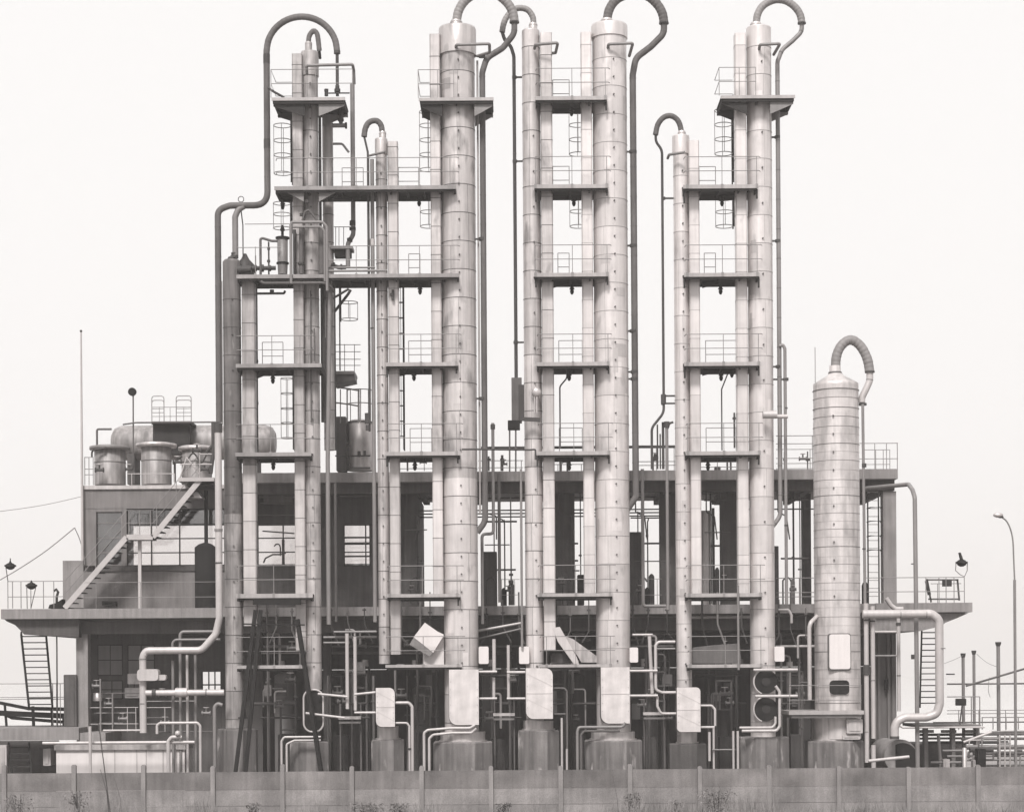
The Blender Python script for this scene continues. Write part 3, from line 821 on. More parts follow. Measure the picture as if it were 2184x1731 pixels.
# ---------------- plinths
def plinth(label, x0, x1, y, Yc=70.0, oct=True, mk='plinth', cap=None):
    c = W((x0 + x1) / 2, y, Yc); r = M(x1 - x0) / 2
    m = MB()
    n = 8 if oct else 4
    m.lathe((c.x, Yc), [(r / cos(pi / n), 0.0), (r / cos(pi / n), c.z - 0.04), (r / cos(pi / n) - 0.04, c.z)], n, smooth=False, a0=pi / n)
    if cap:
        r2 = M(cap[0]) / 2; z2 = W(x0, cap[1], Yc).z
        m.mi = 1
        m.lathe((c.x + M(cap[2] if len(cap) > 2 else 0), Yc), [(r2, c.z), (r2, z2)], 24)
        m.lathe((c.x + M(cap[2] if len(cap) > 2 else 0), Yc), [(r2 + 0.06, c.z + 0.002), (r2 + 0.06, c.z + 0.05)], 24)
    return tag(m.build('plinth', [K[mk], K['clad_m']]), label, 'plinth', 'concrete plinths of the columns')
plinth('streaked concrete plinth of the sooty column behind the dark legs', 466, 548, 1553)
plinth('squat concrete plinth under the stained column', 620, 702, 1580)
plinth('concrete plinth under the slim grey column', 793, 862, 1576, cap=(46, 1548))
plinth('wide concrete plinth of the widest grey tower', 925, 1050, 1580, cap=(96, 1560))
plinth('concrete plinth of the narrow column with the crossing hook', 1105, 1192, 1556, cap=(64, 1536))
plinth('wide streaked concrete plinth of the widest bright tower', 1247, 1368, 1577, cap=(94, 1560))
plinth('dark stained plinth under the slim bright column', 1427, 1505, 1584, mk='conc_d', cap=(42, 1560))
plinth('wide plinth of the end tower with vertical board marks', 1577, 1680, 1570)
plinth('faceted plinth of the stout banded column', 1720, 1838, 1578, cap=(84, 1528, -6))

# ---------------- white jackets round the exchangers
def jacket(label, x0, y0, x1, y1, corners, r=14, Y=69.0, d=0.5, crease=True, split=None):
    a = W(x0, (y0 + y1) / 2, Y); b = W(x1, (y0 + y1) / 2, Y); t = W((x0 + x1) / 2, y0, Y).z; u = W((x0 + x1) / 2, y1, Y).z
    ro = thing('insulation_jacket', label, 'jacket', ((a.x + b.x) / 2, Y, u), 'white sheet jackets at the column feet')
    m = MB(); m.prism(rrect(a.x, u, b.x, t, M(r), 6, corners), Y, Y + d); m.build('sheet_cover', K['jacket'], ro)
    m = MB(); m.prism(rrect(a.x - 0.02, u - 0.02, b.x - 0.0, t, M(r), 6, corners), Y + 0.04, Y + d + 0.02); m.build('dark_edge', K['seam'], ro)
    m = MB()
    if split:
        zz = W(x0, split, Y).z; m.box(a.x + 0.01, b.x - 0.01, Y - 0.012, Y - 0.002, zz - 0.012, zz + 0.012)
    if crease:
        zs = W(x0, split or (y0 + y1) / 2, Y).z
        for z0, z1 in ((t, zs), (zs, u)):
            h = z0 - z1
            m.beam((a.x + 0.03, Y - 0.004, z0 - h * 0.22), (b.x - 0.02, Y - 0.004, z0 - h * 0.72), 0.02, 0.008, up=Vector((0, -1, 0)))
    if m.v: m.build('fold', K['fold'], ro)
    m = MB(); n_ = 6
    for k in range(1, n_):
        for xx in (a.x + 0.05, b.x - 0.05):
            p = Vector((xx, Y + 0.001, u + (t - u) * (0.08 + 0.84 * k / n_))); m.tube([p, p + Vector((0, -0.015, 0))], 0.014, 6)
    m.build('bolts', K['seam_l'], ro)
    return ro
jacket('small white jacket with slanting folds at the foot of the slim grey column', 802, 1466, 842, 1549, (1, 0, 1, 0), 12, split=1507)
jacket('tall plain white jacket at the foot of the widest grey tower', 958, 1427, 1021, 1545, (1, 0, 0, 0), 17, crease=False)
jacket('white jacket in two halves at the foot of the narrow crossing-hook column', 1122, 1424, 1179, 1532, (1, 0, 1, 0), 15, split=1478)
jacket('tall white jacket at the foot of the widest bright tower', 1282, 1422, 1343, 1542, (1, 0, 0, 0), 17, crease=False, split=1479)
jacket('white jacket with soft corners at the foot of the slim bright column', 1444, 1465, 1494, 1560, (1, 0.0, 1, 0), 9, split=1513)
# cone head over the first jacket
# ---------------- small junction boxes
jb = None
for x0, y0, x1, y1, l in ((1021, 1378, 1042, 1415, 'small white box beside the foot of the widest grey tower'), (1107, 1378, 1129, 1415, 'small white box at the end of a thin vertical conduit'),
                          (1343, 1380, 1361, 1412, 'small white box with a ragged edge beside the widest bright tower'), (1652, 1378, 1673, 1410, 'small white box beside the foot of the end tower')):
    Y = 69.5
    a = W(x0, (y0 + y1) / 2, Y); b = W(x1, (y0 + y1) / 2, Y); t = W(x0, y0, Y).z; u = W(x0, y1, Y).z
    m = MB(); m.prism(rrect(a.x, u, b.x, t, 0.05, 4), Y, Y + 0.22)
    tag(m.build('junction_box', K['white']), l, 'box', 'white boxes beside the column feet')

# ---------------- A-frame legs
ro = thing('trestle', 'dark slanting A-frame legs under the deck of the stained columns', 'frame', W(585, 1640, 68.9))
for p, q in (((545, 1300), (487, 1690)), ((556, 1300), (512, 1690)), ((634, 1320), (703, 1690))):
    m = MB(); a = W(p[0], p[1], 69.0); b = W(q[0], q[1], 68.6); b.z = 0.0
    m.beam(a, b, 0.13, 0.13); m.build('leg', K['black'], ro)
m = MB(); a = W(540, 1345, 68.95); b = W(562, 1345, 68.95); m.beam(a, b, 0.1, 0.1)
a = W(520, 1450, 68.85); b = W(540, 1450, 68.85); m.beam(a, b, 0.07, 0.07); m.build('tie', K['black'], ro)
for p, q in (((531, 1395), (545, 1395)), ((508, 1530), (528, 1530)), ((534, 1380), (536, 1450)), ((519, 1485), (524, 1530)), ((520, 1330), (650, 1332))):
    m = MB(); m.beam(W(*p, 68.9), W(*q, 68.9), 0.05, 0.05); m.build('brace', K['black'], ro)
m = MB(); a = W(540, 1283, 69.0); b = W(642, 1283, 69.0); m.beam(a, b, 0.2, 0.2); m.build('cross_beam', K['black'], ro)

# ---------------- loose sheets and ducts on the low decks
def sheet(name, label, cat, poly, Y, d, mk, group=None, tilt=0.0):
    pts = [W(p[0], p[1], Y) for p in poly]
    m = MB(); m.prism([(p.x, p.z) for p in pts], Y, Y + d)
    if tilt:
        z0 = min(v[2] for v in m.v); m.v = [(v[0], v[1] + (v[2] - z0) * tilt, v[2]) for v in m.v]
    return tag(m.build(name, K[mk]), label, cat, group)
sheet('cladding_sheet', 'upright white sheet leaning behind the tilted one', 'sheet', [(902, 1418), (947, 1418), (946, 1352), (925, 1342), (902, 1380)], 69.75, 0.05, 'white', 'loose white sheets', 0.05)
sheet('cladding_box', 'tilted white box corner standing on its point on the narrow deck', 'box', [(906, 1327), (946, 1355), (924, 1391), (882, 1358)], 69.45, 0.35, 'white', 'loose white sheets')
sheet('cladding_flap', 'grey flap hanging from the tilted white box', 'sheet', [(882, 1359), (923, 1391), (916, 1399), (873, 1374)], 69.42, 0.3, 'pipe_g', 'loose white sheets')
sheet('duct_piece', 'slanting sheet duct tipped against the narrow column', 'duct', [(1178, 1338), (1194, 1336), (1230, 1400), (1236, 1418), (1226, 1418), (1190, 1368)], 69.6, 0.4, 'clad_w', 'fallen duct pieces')
sheet('duct_piece', 'broad grey duct piece slanting to the foot of the bright tower', 'duct', [(1196, 1352), (1222, 1362), (1278, 1402), (1278, 1412), (1240, 1412), (1232, 1398)], 69.9, 0.5, 'clad_m', 'fallen duct pieces')
sheet('duct_piece', 'low grey drum half hidden behind the slanting ducts', 'duct', [(1174, 1412), (1175, 1397), (1184, 1392), (1205, 1394), (1213, 1412)], 70.2, 0.4, 'pipe_m', 'fallen duct pieces')
sheet('leaning_sheet', 'long grey sheet leaning on the lowest deck of the end tower', 'sheet', [(1470, 1414), (1581, 1414), (1578, 1371), (1520, 1375), (1471, 1381)], 70.15, 0.04, 'pipe_m', None, 0.1)
# ---------------- figure-eight manholes at the end tower
ro = thing('double_manhole', 'dark double manhole ringed by pale pipe at the foot of the end tower', 'manhole', W(1634, 1540, 69.2))
for cy in (1453, 1512):
    m = MB(); c = W(1634, cy, 69.15); m.disc(c, M(25), 0.4, 28); m.build('cover', K['black'], ro)
    m = MB(); m.disc(c + Vector((0, -0.04, 0)), M(9), 0.03, 16); m.build('hub', K['steel'], ro)
m = MB()
for cy in (1453, 1512):
    c = W(1634, cy, 69.1)
    m.tube([c + Vector((M(26) * cos(a), 0, M(27) * sin(a))) for a in [pi * (0.62 + k * 0.76 / 14) for k in range(15)]], 0.03, 8)
m.build('ring_pipe', K['pipe_l'], ro)
pipe('pale pipe looping under the double manhole then up its far side', [(1577, 1551), (1648, 1549), (1654, 1542), (1655, 1527)], 5.5, Y=69.0)
pipe('thicker pale pipe running round beneath the double manhole', [(1582, 1558), (1656, 1556), (1663, 1548), (1664, 1474), (1654, 1462)], 6.5, Y=68.95)
pipe('short pale pipe stub above the double manhole', [(1607, 1428), (1701, 1428)], 6.5, Y=68.95)
pipe('short pale pipe stub across the double manhole', [(1611, 1484), (1701, 1486)], 6.5, Y=68.9)
# ---------------- wagon-shaped ring beside the stained column foot
ro = thing('hoop_guard', 'pale oblong pipe hoop against the foot of the stained column', 'frame', W(667, 1560, 69.3))
m = MB(); a = W(648, 1560, 69.3); b = W(689, 1470, 69.3)
pl = rrect(a.x, a.z, b.x, b.z, M(18), 6); m.tube([Vector((x, 69.3, zz)) for x, zz in pl], 0.035, 8, closed=True); m.build('hoop', K['pipe_l'], ro)
m = MB()
m.prism(rrect(a.x + 0.05, a.z + 0.05, b.x - 0.05, b.z - 0.05, M(15), 6), 69.35, 69.6); m.build('dark_plate', K['black'], ro)
# ================================================================ pipes
PG = 'pipes tangled at the foot of the columns'
P = pipe
# left cluster
P('pale pipe continuing the swan-neck down past the sooty column to a big bend', [(465, 905), (465.5, 1318), (460, 1352), (430, 1386), (312, 1386), (304.5, 1398), (304.5, 1562)], 15, 'pipe_l', 69.0, 0.35,
  fl=((465, 912, 18, 20), (464, 928, 12, 16), (466, 1130, 18, 5, 'v', 'pipe_g'), (466, 1200, 17, 3), (304.5, 1405, 17, 3, 'v', 'pipe_g'), (304.5, 1500, 16, 3, 'v', 'pipe_g')), group=PG, n=16)
P('pale horizontal pipe with a fat sleeve low beside the sooty column', [(311, 1477), (478, 1475)], 13, 'pipe_l', 69.0, fl=((329, 1477, 19, 8, 'h'), (387, 1476, 20, 25, 'h', 'pipe_l'), (440, 1476, 15, 3, 'h', 'pipe_g')), group=PG, n=16)
ro = thing('lagged_valve', 'bulky pale lagged valve on the upright bend pipe', 'valve', W(315, 1451, 68.9))
m = MB(); a = W(294, 1451, 68.85); b = W(339, 1426, 68.85); m.prism(rrect(a.x, a.z, b.x, b.z, 0.12, 4), 68.7, 69.15); m.build('lagging', K['pipe_l'], ro)
m = MB(); a = W(336, 1450, 68.85); b = W(354, 1438, 68.85); m.prism(rrect(a.x, a.z, b.x, b.z, 0.07, 4), 68.8, 69.1); m.build('bonnet', K['pipe_l'], ro)
P('upper of two small pipes bending down from the sooty column', [(470, 1346), (389, 1346), (384, 1352), (384, 1660)], 6.5, 'pipe_g', 69.6, group=PG)
P('lower of two small pipes bending down from the sooty column', [(470, 1363), (374, 1363), (368, 1370), (368, 1382)], 5.5, 'pipe_g', 69.5, group=PG)
P('capped pale upright pipe nearest the lagged valve', [(368.5, 1408), (368.5, 1660)], 6, 'pipe_g', 69.4, group=PG)
P('pale upright pipe in the middle of the cluster by the lagged valve', [(399, 1396), (399, 1660)], 6, 'pipe_l', 69.5, group=PG)
P('pale upright pipe closest to the sooty column in the cluster', [(416.5, 1396), (416.5, 1660)], 6, 'pipe_g', 69.6, group=PG)
P('small square bow of pipe over the white tank', [(335, 1564), (335, 1546), (341, 1541), (421, 1541), (427, 1547), (427, 1660)], 6, 'pipe_l', 68.9, 0.1, group=PG)
P('pale pipe with a hooked top standing against the sooty column', [(474, 1503), (464, 1499), (457.5, 1507), (457.5, 1670)], 8, 'pipe_g', 68.8, 0.15, group=PG)
P('short hooked pipe with a ball valve over the white tank', [(388, 1571), (366, 1572), (359, 1580), (359, 1670)], 8.5, 'pipe_l', 68.6, 0.12, group=PG)
m = MB(); m.ball(W(379, 1563, 68.5), 0.1); tag(m.build('ball_float', K['pipe_l']), 'small white ball at the valve over the tank', 'valve')
P('long pale pipe lying along the top of the white tank', [(91, 1584), (415, 1586)], 7, 'pipe_l', 68.7, group=PG)
P('upright pale post pipe in front of the white tank', [(192, 1548), (192, 1680)], 6.5, 'pipe_l', 68.4, group=PG)
# between stained and slim column
P('pale upright pair of pipes, the one nearer the stained column', [(740, 1350), (740, 1511)], 8, 'pipe_l', 69.3, group=PG)
P('pale upright pair of pipes, the one nearer the slim grey column', [(757, 1357), (757, 1514)], 7.5, 'pipe_l', 69.3, group=PG)
P('top horizontal pale pipe feeding the upright pair', [(712, 1347), (803, 1347)], 5, 'pipe_g', 69.5, group=PG)
P('second horizontal pipe behind the upright pair', [(690, 1358.5), (803, 1357.5)], 5, 'pipe_g', 69.7, group=PG)
P('third thin horizontal pipe by the upright pair', [(690, 1370), (745, 1370)], 4.5, 'pipe_g', 69.7, group=PG)
P('pale cross pipe joining the oblong hoop to the upright pair', [(678, 1479), (741, 1485)], 5.5, 'pipe_l', 69.1, group=PG)
P('pale cross pipe joining the upright pair to the small jacket, upper', [(756, 1480), (806, 1475)], 5.5, 'pipe_l', 69.1, group=PG)
P('lower pale cross pipe from the oblong hoop', [(652, 1520), (735, 1530)], 5.5, 'pipe_l', 69.1, group=PG)
P('pale cross pipe joining the upright pair to the small jacket, lower', [(756, 1519), (806, 1516)], 5.5, 'pipe_l', 69.1, group=PG)
P('slim pipe falling beside the short dark column, pale below', [(704, 600, 69.5), (699, 980, 69.5), (703, 1331, 69.5)], 9.5, 'pipe_g', 69.5, fil=0.5)
P('thin pipe in the shade behind the stained column', [(715, 1030), (715, 1325)], 6, 'pipe_m', 71.2)
P('upright grey pipe sharing the side of the slim grey column', [(793.5, 340), (797, 1326)], 8.5, 'pipe_g', 69.8, fl=((794, 517, 11, 14, 'v', 'pipe_l'), (795, 700, 9, 3)))
P('pipe elbow leaving the small jacket and dropping beside the plinth', [(840, 1498), (872, 1498), (879, 1506), (879, 1680)], 7, 'pipe_l', 69.2, 0.12, group=PG)
P('short lower pipe from the small jacket with a drop leg', [(840, 1541), (868, 1541), (873, 1548), (873, 1680)], 5, 'pipe_l', 69.15, 0.1, group=PG, fl=((873, 1596, 8, 4),))
P('outer pale half ring of pipe over the squat stained plinth', [(601, 1680), (601, 1580), (606, 1571), (640, 1568), (684, 1567)], 5, 'pipe_l', 68.9, 0.1, group=PG)
P('inner pale half ring of pipe over the squat stained plinth', [(612, 1680), (612, 1586), (628, 1578), (684, 1576)], 5, 'pipe_l', 68.95, 0.1, group=PG)
P('outer half ring of pipe round the wide grey plinth', [(905, 1680), (904, 1562), (912, 1556), (960, 1552), (1003, 1550), (1013, 1545)], 6, 'pipe_l', 69.0, 0.12, group=PG)
P('inner half ring of pipe round the wide grey plinth', [(916, 1680), (916, 1574), (924, 1566), (965, 1562), (1006, 1561), (1016, 1552)], 6, 'pipe_l', 69.05, 0.12, group=PG)
P('pale upright pipe between the grey tower and the narrow column, near the tower', [(1053.5, 1362), (1053.5, 1432)], 8, 'pipe_l', 69.5, group=PG)
P('pale upright pipe between the grey tower and the narrow column, near the narrow one', [(1084, 1375), (1084, 1490)], 7, 'pipe_l', 69.5, group=PG)
P('lower length of pale upright pipe near the grey tower jacket', [(1053, 1444), (1053, 1490)], 7, 'pipe_l', 69.5, group=PG)
P('pale cross stub from the tall plain jacket, upper', [(1018, 1432), (1060, 1432.5)], 6, 'pipe_l', 69.2, group=PG)
P('pale cross stub from the tall plain jacket, lower', [(1018, 1489), (1060, 1489.5)], 5.5, 'pipe_l', 69.2, group=PG)
P('pale cross stub into the two-half jacket, upper', [(1081, 1433), (1125, 1433)], 6, 'pipe_l', 69.2, group=PG)
P('pale cross stub into the two-half jacket, lower', [(1081, 1489), (1125, 1489)], 5.5, 'pipe_l', 69.2, group=PG)
P('thin conduit rising the full bay to the small white box', [(1111, 1000), (1113.5, 1380)], 5.5, 'pipe_g', 69.4)
P('grey square bow of pipe beside the two-half jacket', [(1178, 1467), (1204, 1467), (1209, 1473), (1209, 1600)], 4.5, 'pipe_m', 69.3, 0.1, group=PG)
P('dim cross stub under the square bow beside the two-half jacket', [(1178, 1522), (1206, 1522)], 4.5, 'pipe_m', 69.3, group=PG)
P('paired thin drop leg near the fence post, whitened at its foot', [(1198, 1530), (1198, 1596), (1198.5, 1680)], 5, 'pipe_l', 69.1, group=PG)
P('dark paired drop leg near the fence post', [(1209, 1596), (1211, 1640), (1216, 1680)], 5, 'pipe_l', 69.1, group=PG)
P('outer half ring of pipe round the bright tower plinth', [(1232, 1680), (1229, 1560), (1234, 1550), (1280, 1547), (1328, 1547), (1334, 1540)], 6.5, 'pipe_g', 69.0, 0.12, group=PG)
P('inner half ring of pipe round the bright tower plinth', [(1240, 1680), (1238, 1566), (1246, 1558), (1290, 1556), (1322, 1556)], 6, 'pipe_m', 69.05, 0.12, group=PG)
P('pale upright pipe between the bright tower and the slim bright column', [(1385, 1356), (1391, 1478)], 8, 'pipe_l', 69.5, 0.2, group=PG)
P('pale pipe stepping down to the soft-cornered jacket, upper run', [(1440, 1368), (1404, 1368), (1398, 1376), (1402, 1455), (1404, 1470), (1412, 1476), (1446, 1476)], 6.5, 'pipe_l', 69.2, 0.15, group=PG)
P('pale pipe stepping down to the soft-cornered jacket, lower run', [(1402, 1484), (1403, 1506), (1410, 1521), (1446, 1521)], 6, 'pipe_l', 69.2, 0.15, group=PG)
P('pale cross pipe from the tall jacket of the bright tower, upper', [(1341, 1430), (1402, 1429)], 6, 'pipe_l', 69.1, group=PG)
P('pale cross pipe from the tall jacket of the bright tower, lower', [(1341, 1483), (1403, 1484)], 6, 'pipe_l', 69.1, group=PG)
P('short pale header above the upright pipe by the bright tower', [(1349, 1353), (1392, 1352)], 5, 'pipe_l', 69.6, group=PG)
P('thin dim header by the slim bright column', [(1400, 1383), (1440, 1380)], 4.5, 'pipe_g', 69.7, group=PG)
P('elbow leaving the soft-cornered jacket at mid height', [(1492, 1504), (1518, 1504), (1525, 1512), (1527, 1547)], 5.5, 'pipe_l', 69.2, 0.12, group=PG)
P('stub leaving the soft-cornered jacket near its foot', [(1492, 1550), (1524, 1550)], 5.5, 'pipe_l', 69.2, group=PG)
P('drop leg nearest the dark stained plinth', [(1513, 1560), (1513, 1622)], 6, 'pipe_l', 69.2, group=PG)
P('long drop leg beside the dark stained plinth', [(1522, 1552), (1522, 1680)], 5, 'pipe_l', 69.15, group=PG)
P('drop leg nearest the end tower plinth, outer', [(1564, 1558), (1564, 1680)], 5, 'pipe_l', 69.0, group=PG)
P('drop leg nearest the end tower plinth, inner', [(1573.5, 1558), (1573.5, 1680)], 5.5, 'pipe_l', 69.0, group=PG)
P('thin tie bar between the two pairs of drop legs', [(1519, 1598), (1568, 1596)], 3.5, 'pipe_g', 69.05, group=PG)
P('thin pole rising in front of the end tower decks', [(1574, 1248), (1578, 1428)], 5, 'pipe_g', 68.9)
P('pale pipe leaning into the side of the banded column then dropping', [(1746, 1310, 69.9), (1729, 1327), (1726, 1338), (1727, 1492)], 9, 'pipe_l', 69.3, 0.2, group=PG)
P('thick short branch pipe from the end tower with a necked end', [(1627, 884), (1656, 886)], 17, 'pipe_l', 69.1, group=None)
P('necked pipe from the thick branch reaching the outer drop pipe', [(1650, 888), (1680, 889)], 9, 'pipe_l', 69.1)
P('outer drop pipe beside the end tower, hooked at the top', [(1662, 738), (1670, 735), (1674, 744), (1678, 1288)], 7, 'pipe_g', 69.9, 0.1, fl=((1675, 809, 9, 5), (1676, 870, 8, 3), (1677, 1120, 9, 3)))
P('thin lit tube in the gap between sooty column and dark drop pipe', [(473, 600), (473.5, 905)], 2.2, 'pipe_g', 69.6)
# right of banded column
P('slim pipe falling from the funnel of the ribbed hook', [(1840, 862), (1845, 1290)], 6.2, 'pipe_g', 69.3, fl=((1843, 992, 10, 8), (1843, 1170, 8, 3)))
P('thick pale upright pipe nearest the banded column', [(1847, 1286), (1847, 1500), (1851, 1625)], 10, 'pipe_l', 69.2, 0.4, fl=((1847, 1322, 13, 3), (1848, 1428, 14, 22), (1848, 1560, 11, 2, 'v', 'pipe_g')), group=PG, n=14)
P('second thick pale upright pipe by the banded column', [(1861, 1292), (1863, 1574)], 9.5, 'pipe_l', 69.3, 0.4, fl=((1861, 1324, 12, 3), (1862, 1450, 11, 2, 'v', 'pipe_g')), group=PG, n=14)
P('short pale pipe stub standing over the round tunnel mouth', [(1863, 1588), (1863, 1660)], 10, 'pipe_l', 69.1, group=PG)
P('pale pipe lying in front of the round tunnel mouth', [(1852, 1622), (1939, 1613)], 7.5, 'pipe_l', 68.4, group=PG)
P('fat pale pipe crossing and turning down in front of the far stair', [(1840, 1309), (1986, 1309), (2003, 1320), (2007, 1340), (2007, 1500), (1998, 1522), (1975, 1529), (1930, 1529), (1913, 1537), (1908, 1552), (1908, 1570)], 18, 'pipe_l', 69.0, 0.3,
  fl=((1908, 1572, 20, 6), (1920, 1309, 19, 2, 'h', 'pipe_g'), (1975, 1309, 19, 2, 'h', 'pipe_g'), (2007, 1382, 19, 2, 'v', 'pipe_g')), n=18)
P('square-shouldered pipe leaving the roof slab and dropping its full height', [(1848, 1041, 73.5), (1938, 1042, 72), (1946, 1044, 70), (1947, 1060, 69.6), (1948, 1280, 69.5), (1949, 1670, 69.4)], 9.5, 'pipe_g', 69.6, 0.2, fl=((1949, 1400, 12, 10), (1948, 1202, 10, 2)), n=14)
P('upright pipe with dark collar near the far stair', [(1916, 1318), (1917, 1516)], 8, 'pipe_l', 70.3, fl=((1916, 1330, 11, 6), (1917, 1440, 9, 2)))
P('thin conduit running down beside the square-shouldered pipe', [(1958, 1410), (1960, 1655), (1985, 1658)], 3.5, 'pipe_g', 69.7, 0.15)
P('horizontal pale pipe behind the uprights at the banded column', [(1866, 1347), (1912, 1347)], 5.5, 'pipe_l', 72.0)
P('lower horizontal grey pipe behind the uprights at the banded column', [(1866, 1398), (1912, 1398)], 4.5, 'pipe_g', 72.0)
P('short bent pale pipe on the lower slab near the concrete leg', [(1890, 1275, 72.2), (1900, 1290, 72.2), (1910, 1298, 72.2), (1926, 1299, 72.2)], 10, 'pipe_l', 72.2, 0.2)
P('long thin pale pipe low behind the bend of the fat pipe', [(1918, 1546), (1925, 1551), (2100, 1551)], 4, 'pipe_l', 70.5, 0.1)

# round tunnel mouth
ro = thing('round_tank', 'round dark tunnel-like tank end with a pale rim low at the end of the row', 'tank', W(1921, 1640, 70))
c = W(1921, 1612, 69.6); m = MB(); m.tube([c, c + Vector((-0.25, 1.6, 0))], M(36), 36); m.build('shell', K['conc'], ro)
m = MB(); c2 = c + Vector((0.07, -0.03, -0.06)); m.tube([c2, c2 + Vector((0, 0.06, 0))], M(32), 36); m.build('end_plate', K['black'], ro)

# relief pipes near the column heads
def relief(label, pts, w=6.5, Y=69.2): pipe(label, pts, w, 'pipe_g', Y, 0.08, 'bent vent pipes near the column heads', name='vent_pipe')
relief('bent vent pipe on the head of the stained column, reaching far out', [(655, 160, 69.4), (657, 140), (752, 141, 69.1), (754.5, 150, 69.3), (755.5, 180, 69.5)], 6.5)
relief('bent vent pipe on the head of the widest grey tower', [(972, 106, 69.5), (973, 96, 69.2), (1044, 94.5, 69.1), (1040, 112, 69.6), (1018, 120, 70)])
relief('bent vent pipe on the head of the narrow crossing-hook column', [(1140, 104, 69.6), (1142, 95.5, 69.3), (1190, 95, 69.1), (1185, 113, 69.6), (1178, 114, 70)])
relief('bent vent pipe on the head of the widest bright tower', [(1296, 105, 69.5), (1298, 94.5, 69.2), (1350, 94, 69.1), (1342, 120, 69.8)])
relief('bent vent pipe on the head of the end tower', [(1619, 106, 69.6), (1621, 95.5, 69.3), (1664, 95, 69.2), (1650, 117, 70)])
relief('bent vent pipe on the slim bright column', [(1424, 338, 69.8), (1427, 330, 69.6), (1460, 329.5, 69.3)], 6)
relief('bent vent pipe on the slim grey column', [(788, 332, 69.8), (822, 330, 69.3)], 5)

# ---------------- equipment around the stained column
P('leg of the broad hoop falling to a flanged valve', [(719, 110), (720, 205)], 7, 'pipe_d', 70.0, fl=((719.5, 193, 13, 6), (719.5, 187, 9, 8)))
P('tall grey pipe rising outside the stained column decks', [(751.5, 180), (751.5, 392), (753, 470), (750, 500), (742, 520), (743, 570)], 10, 'pipe_g', 70.6, 0.3, fl=((752, 476, 13, 10), (752, 488, 14, 6), (746, 512, 12, 8)))
P('bracketed dark valve cluster under the topmost deck', [(727, 232), (727, 262)], 9, 'pipe_d', 70.3, fl=((727, 242, 14, 5), (727, 256, 13, 5)))
P('short stub pipe pointing out under the topmost deck', [(708, 268), (737, 268)], 9, 'pipe_g', 70.4, fl=((738, 268, 14, 4, 'h'),))
P('bent thin pipe from the short dark column', [(710, 307), (730, 307), (744, 325)], 5, 'pipe_g', 70.4)
P('dark sleeve joining the topmost deck to the hoop', [(572, 188), (584, 196), (606, 208)], 5, 'pipe_d', 69.7)
P('valve column joining the deck to the hoop leg', [(696, 205), (696, 192)], 8, 'pipe_d', 69.9, fl=((696, 193, 9, 5),))
P('thin crossbar from valve to the tall grey pipe', [(698, 199), (746, 199)], 3, 'pipe_d', 69.9)
P('second vertical pipe dropping from the cranked run into the sooty column', [(520, 440), (508, 447), (501.5, 462), (500, 545)], 13, 'pipe_g', 70.0, 0.3, fl=((500, 548, 17, 6), (500, 541, 14, 4)))
P('thin mast with a small ring beside the cranked run', [(513, 440), (518, 480), (520.5, 546)], 2.6, 'pipe_d', 70.2)
ro = thing('cone_head', 'dark cone nozzle beside the sooty column head', 'nozzle', W(523, 585, 70.4))
c = W(523, 585, 70.4)
m = MB(); m.lathe((c.x, 70.4), [(M(20), c.z), (M(20), c.z + M(20)), (M(9), c.z + M(32)), (M(3), c.z + M(44))], 18); m.build('cone', K['pipe_d'], ro)
m = MB(); m.lathe((c.x, 70.4), [(M(22), c.z + M(4)), (M(22), c.z + M(8))], 18); m.build('flange', K['black'], ro)
m = MB(); c = W(494, 560, 70.0); m.lathe((c.x, 70), [(M(13), c.z), (M(10), c.z + M(6)), (M(7), c.z + M(12))], 18); tag(m.build('neck_flange', K['pipe_d']), 'dark neck flange on top of the sooty column', 'flange')
ro = thing('small_tank', 'small upright tank with flanged rim on the cluttered deck', 'tank', W(603, 585, 70.1))
c = W(603, 585, 70.1); s_ = M(1)
m = MB(); m.lathe((c.x, 70.1), [(10 * s_, c.z), (11 * s_, c.z + 20 * s_), (11.5 * s_, c.z + 76 * s_), (4 * s_, c.z + 80 * s_)], 18); m.build('shell', K['pipe_g'], ro)
m = MB(); m.lathe((c.x, 70.1), [(15 * s_, c.z + 76 * s_), (15 * s_, c.z + 79 * s_)], 18); m.build('flange', K['black'], ro)
m = MB(); m.lathe((c.x, 70.1), [(13.5 * s_, c.z + 22 * s_), (13.5 * s_, c.z + 25 * s_)], 18); m.build('flange', K['black'], ro)
m = MB(); m.lathe((c.x, 70.1), [(3 * s_, c.z + 80 * s_), (3 * s_, c.z + 92 * s_), (5 * s_, c.z + 93 * s_), (5 * s_, c.z + 96 * s_), (2 * s_, c.z + 105 * s_)], 12); m.build('valve_stem', K['black'], ro)
P('tall pale pipe frame bent over the cluttered deck, outer', [(621, 605), (618, 480, 69.0), (622, 474), (688, 474), (697, 484), (697, 620)], 6.5, 'pipe_g', 69.0, 0.15)
P('tall pale pipe frame bent over the cluttered deck, inner', [(622, 484), (684, 484), (692, 492), (692, 600)], 5, 'pipe_g', 69.05, 0.12)
P('square pipe bow at the edge of the cluttered deck', [(556, 602), (556, 510), (560, 508), (580, 514), (592, 514)], 5.5, 'pipe_m', 69.6, 0.1)
P('valved upright beside the small tank', [(573, 516), (573, 585)], 3.6, 'pipe_d', 69.8, fl=((573, 530, 6, 6), (573, 557, 7, 5)))
P('curved pale pipes slung under the cluttered deck', [(556, 600, 69.0), (562, 604, 69.0), (618, 606, 69.0), (690, 606, 69.0), (706, 612, 69.2), (712, 622, 69.4)], 6, 'pipe_m', 69.0, 0.2)
P('short dark drain under the cluttered deck', [(547, 626), (606, 626), (608, 620)], 5, 'pipe_d', 70.0, 0.05, fl=((580, 622, 9, 8),))
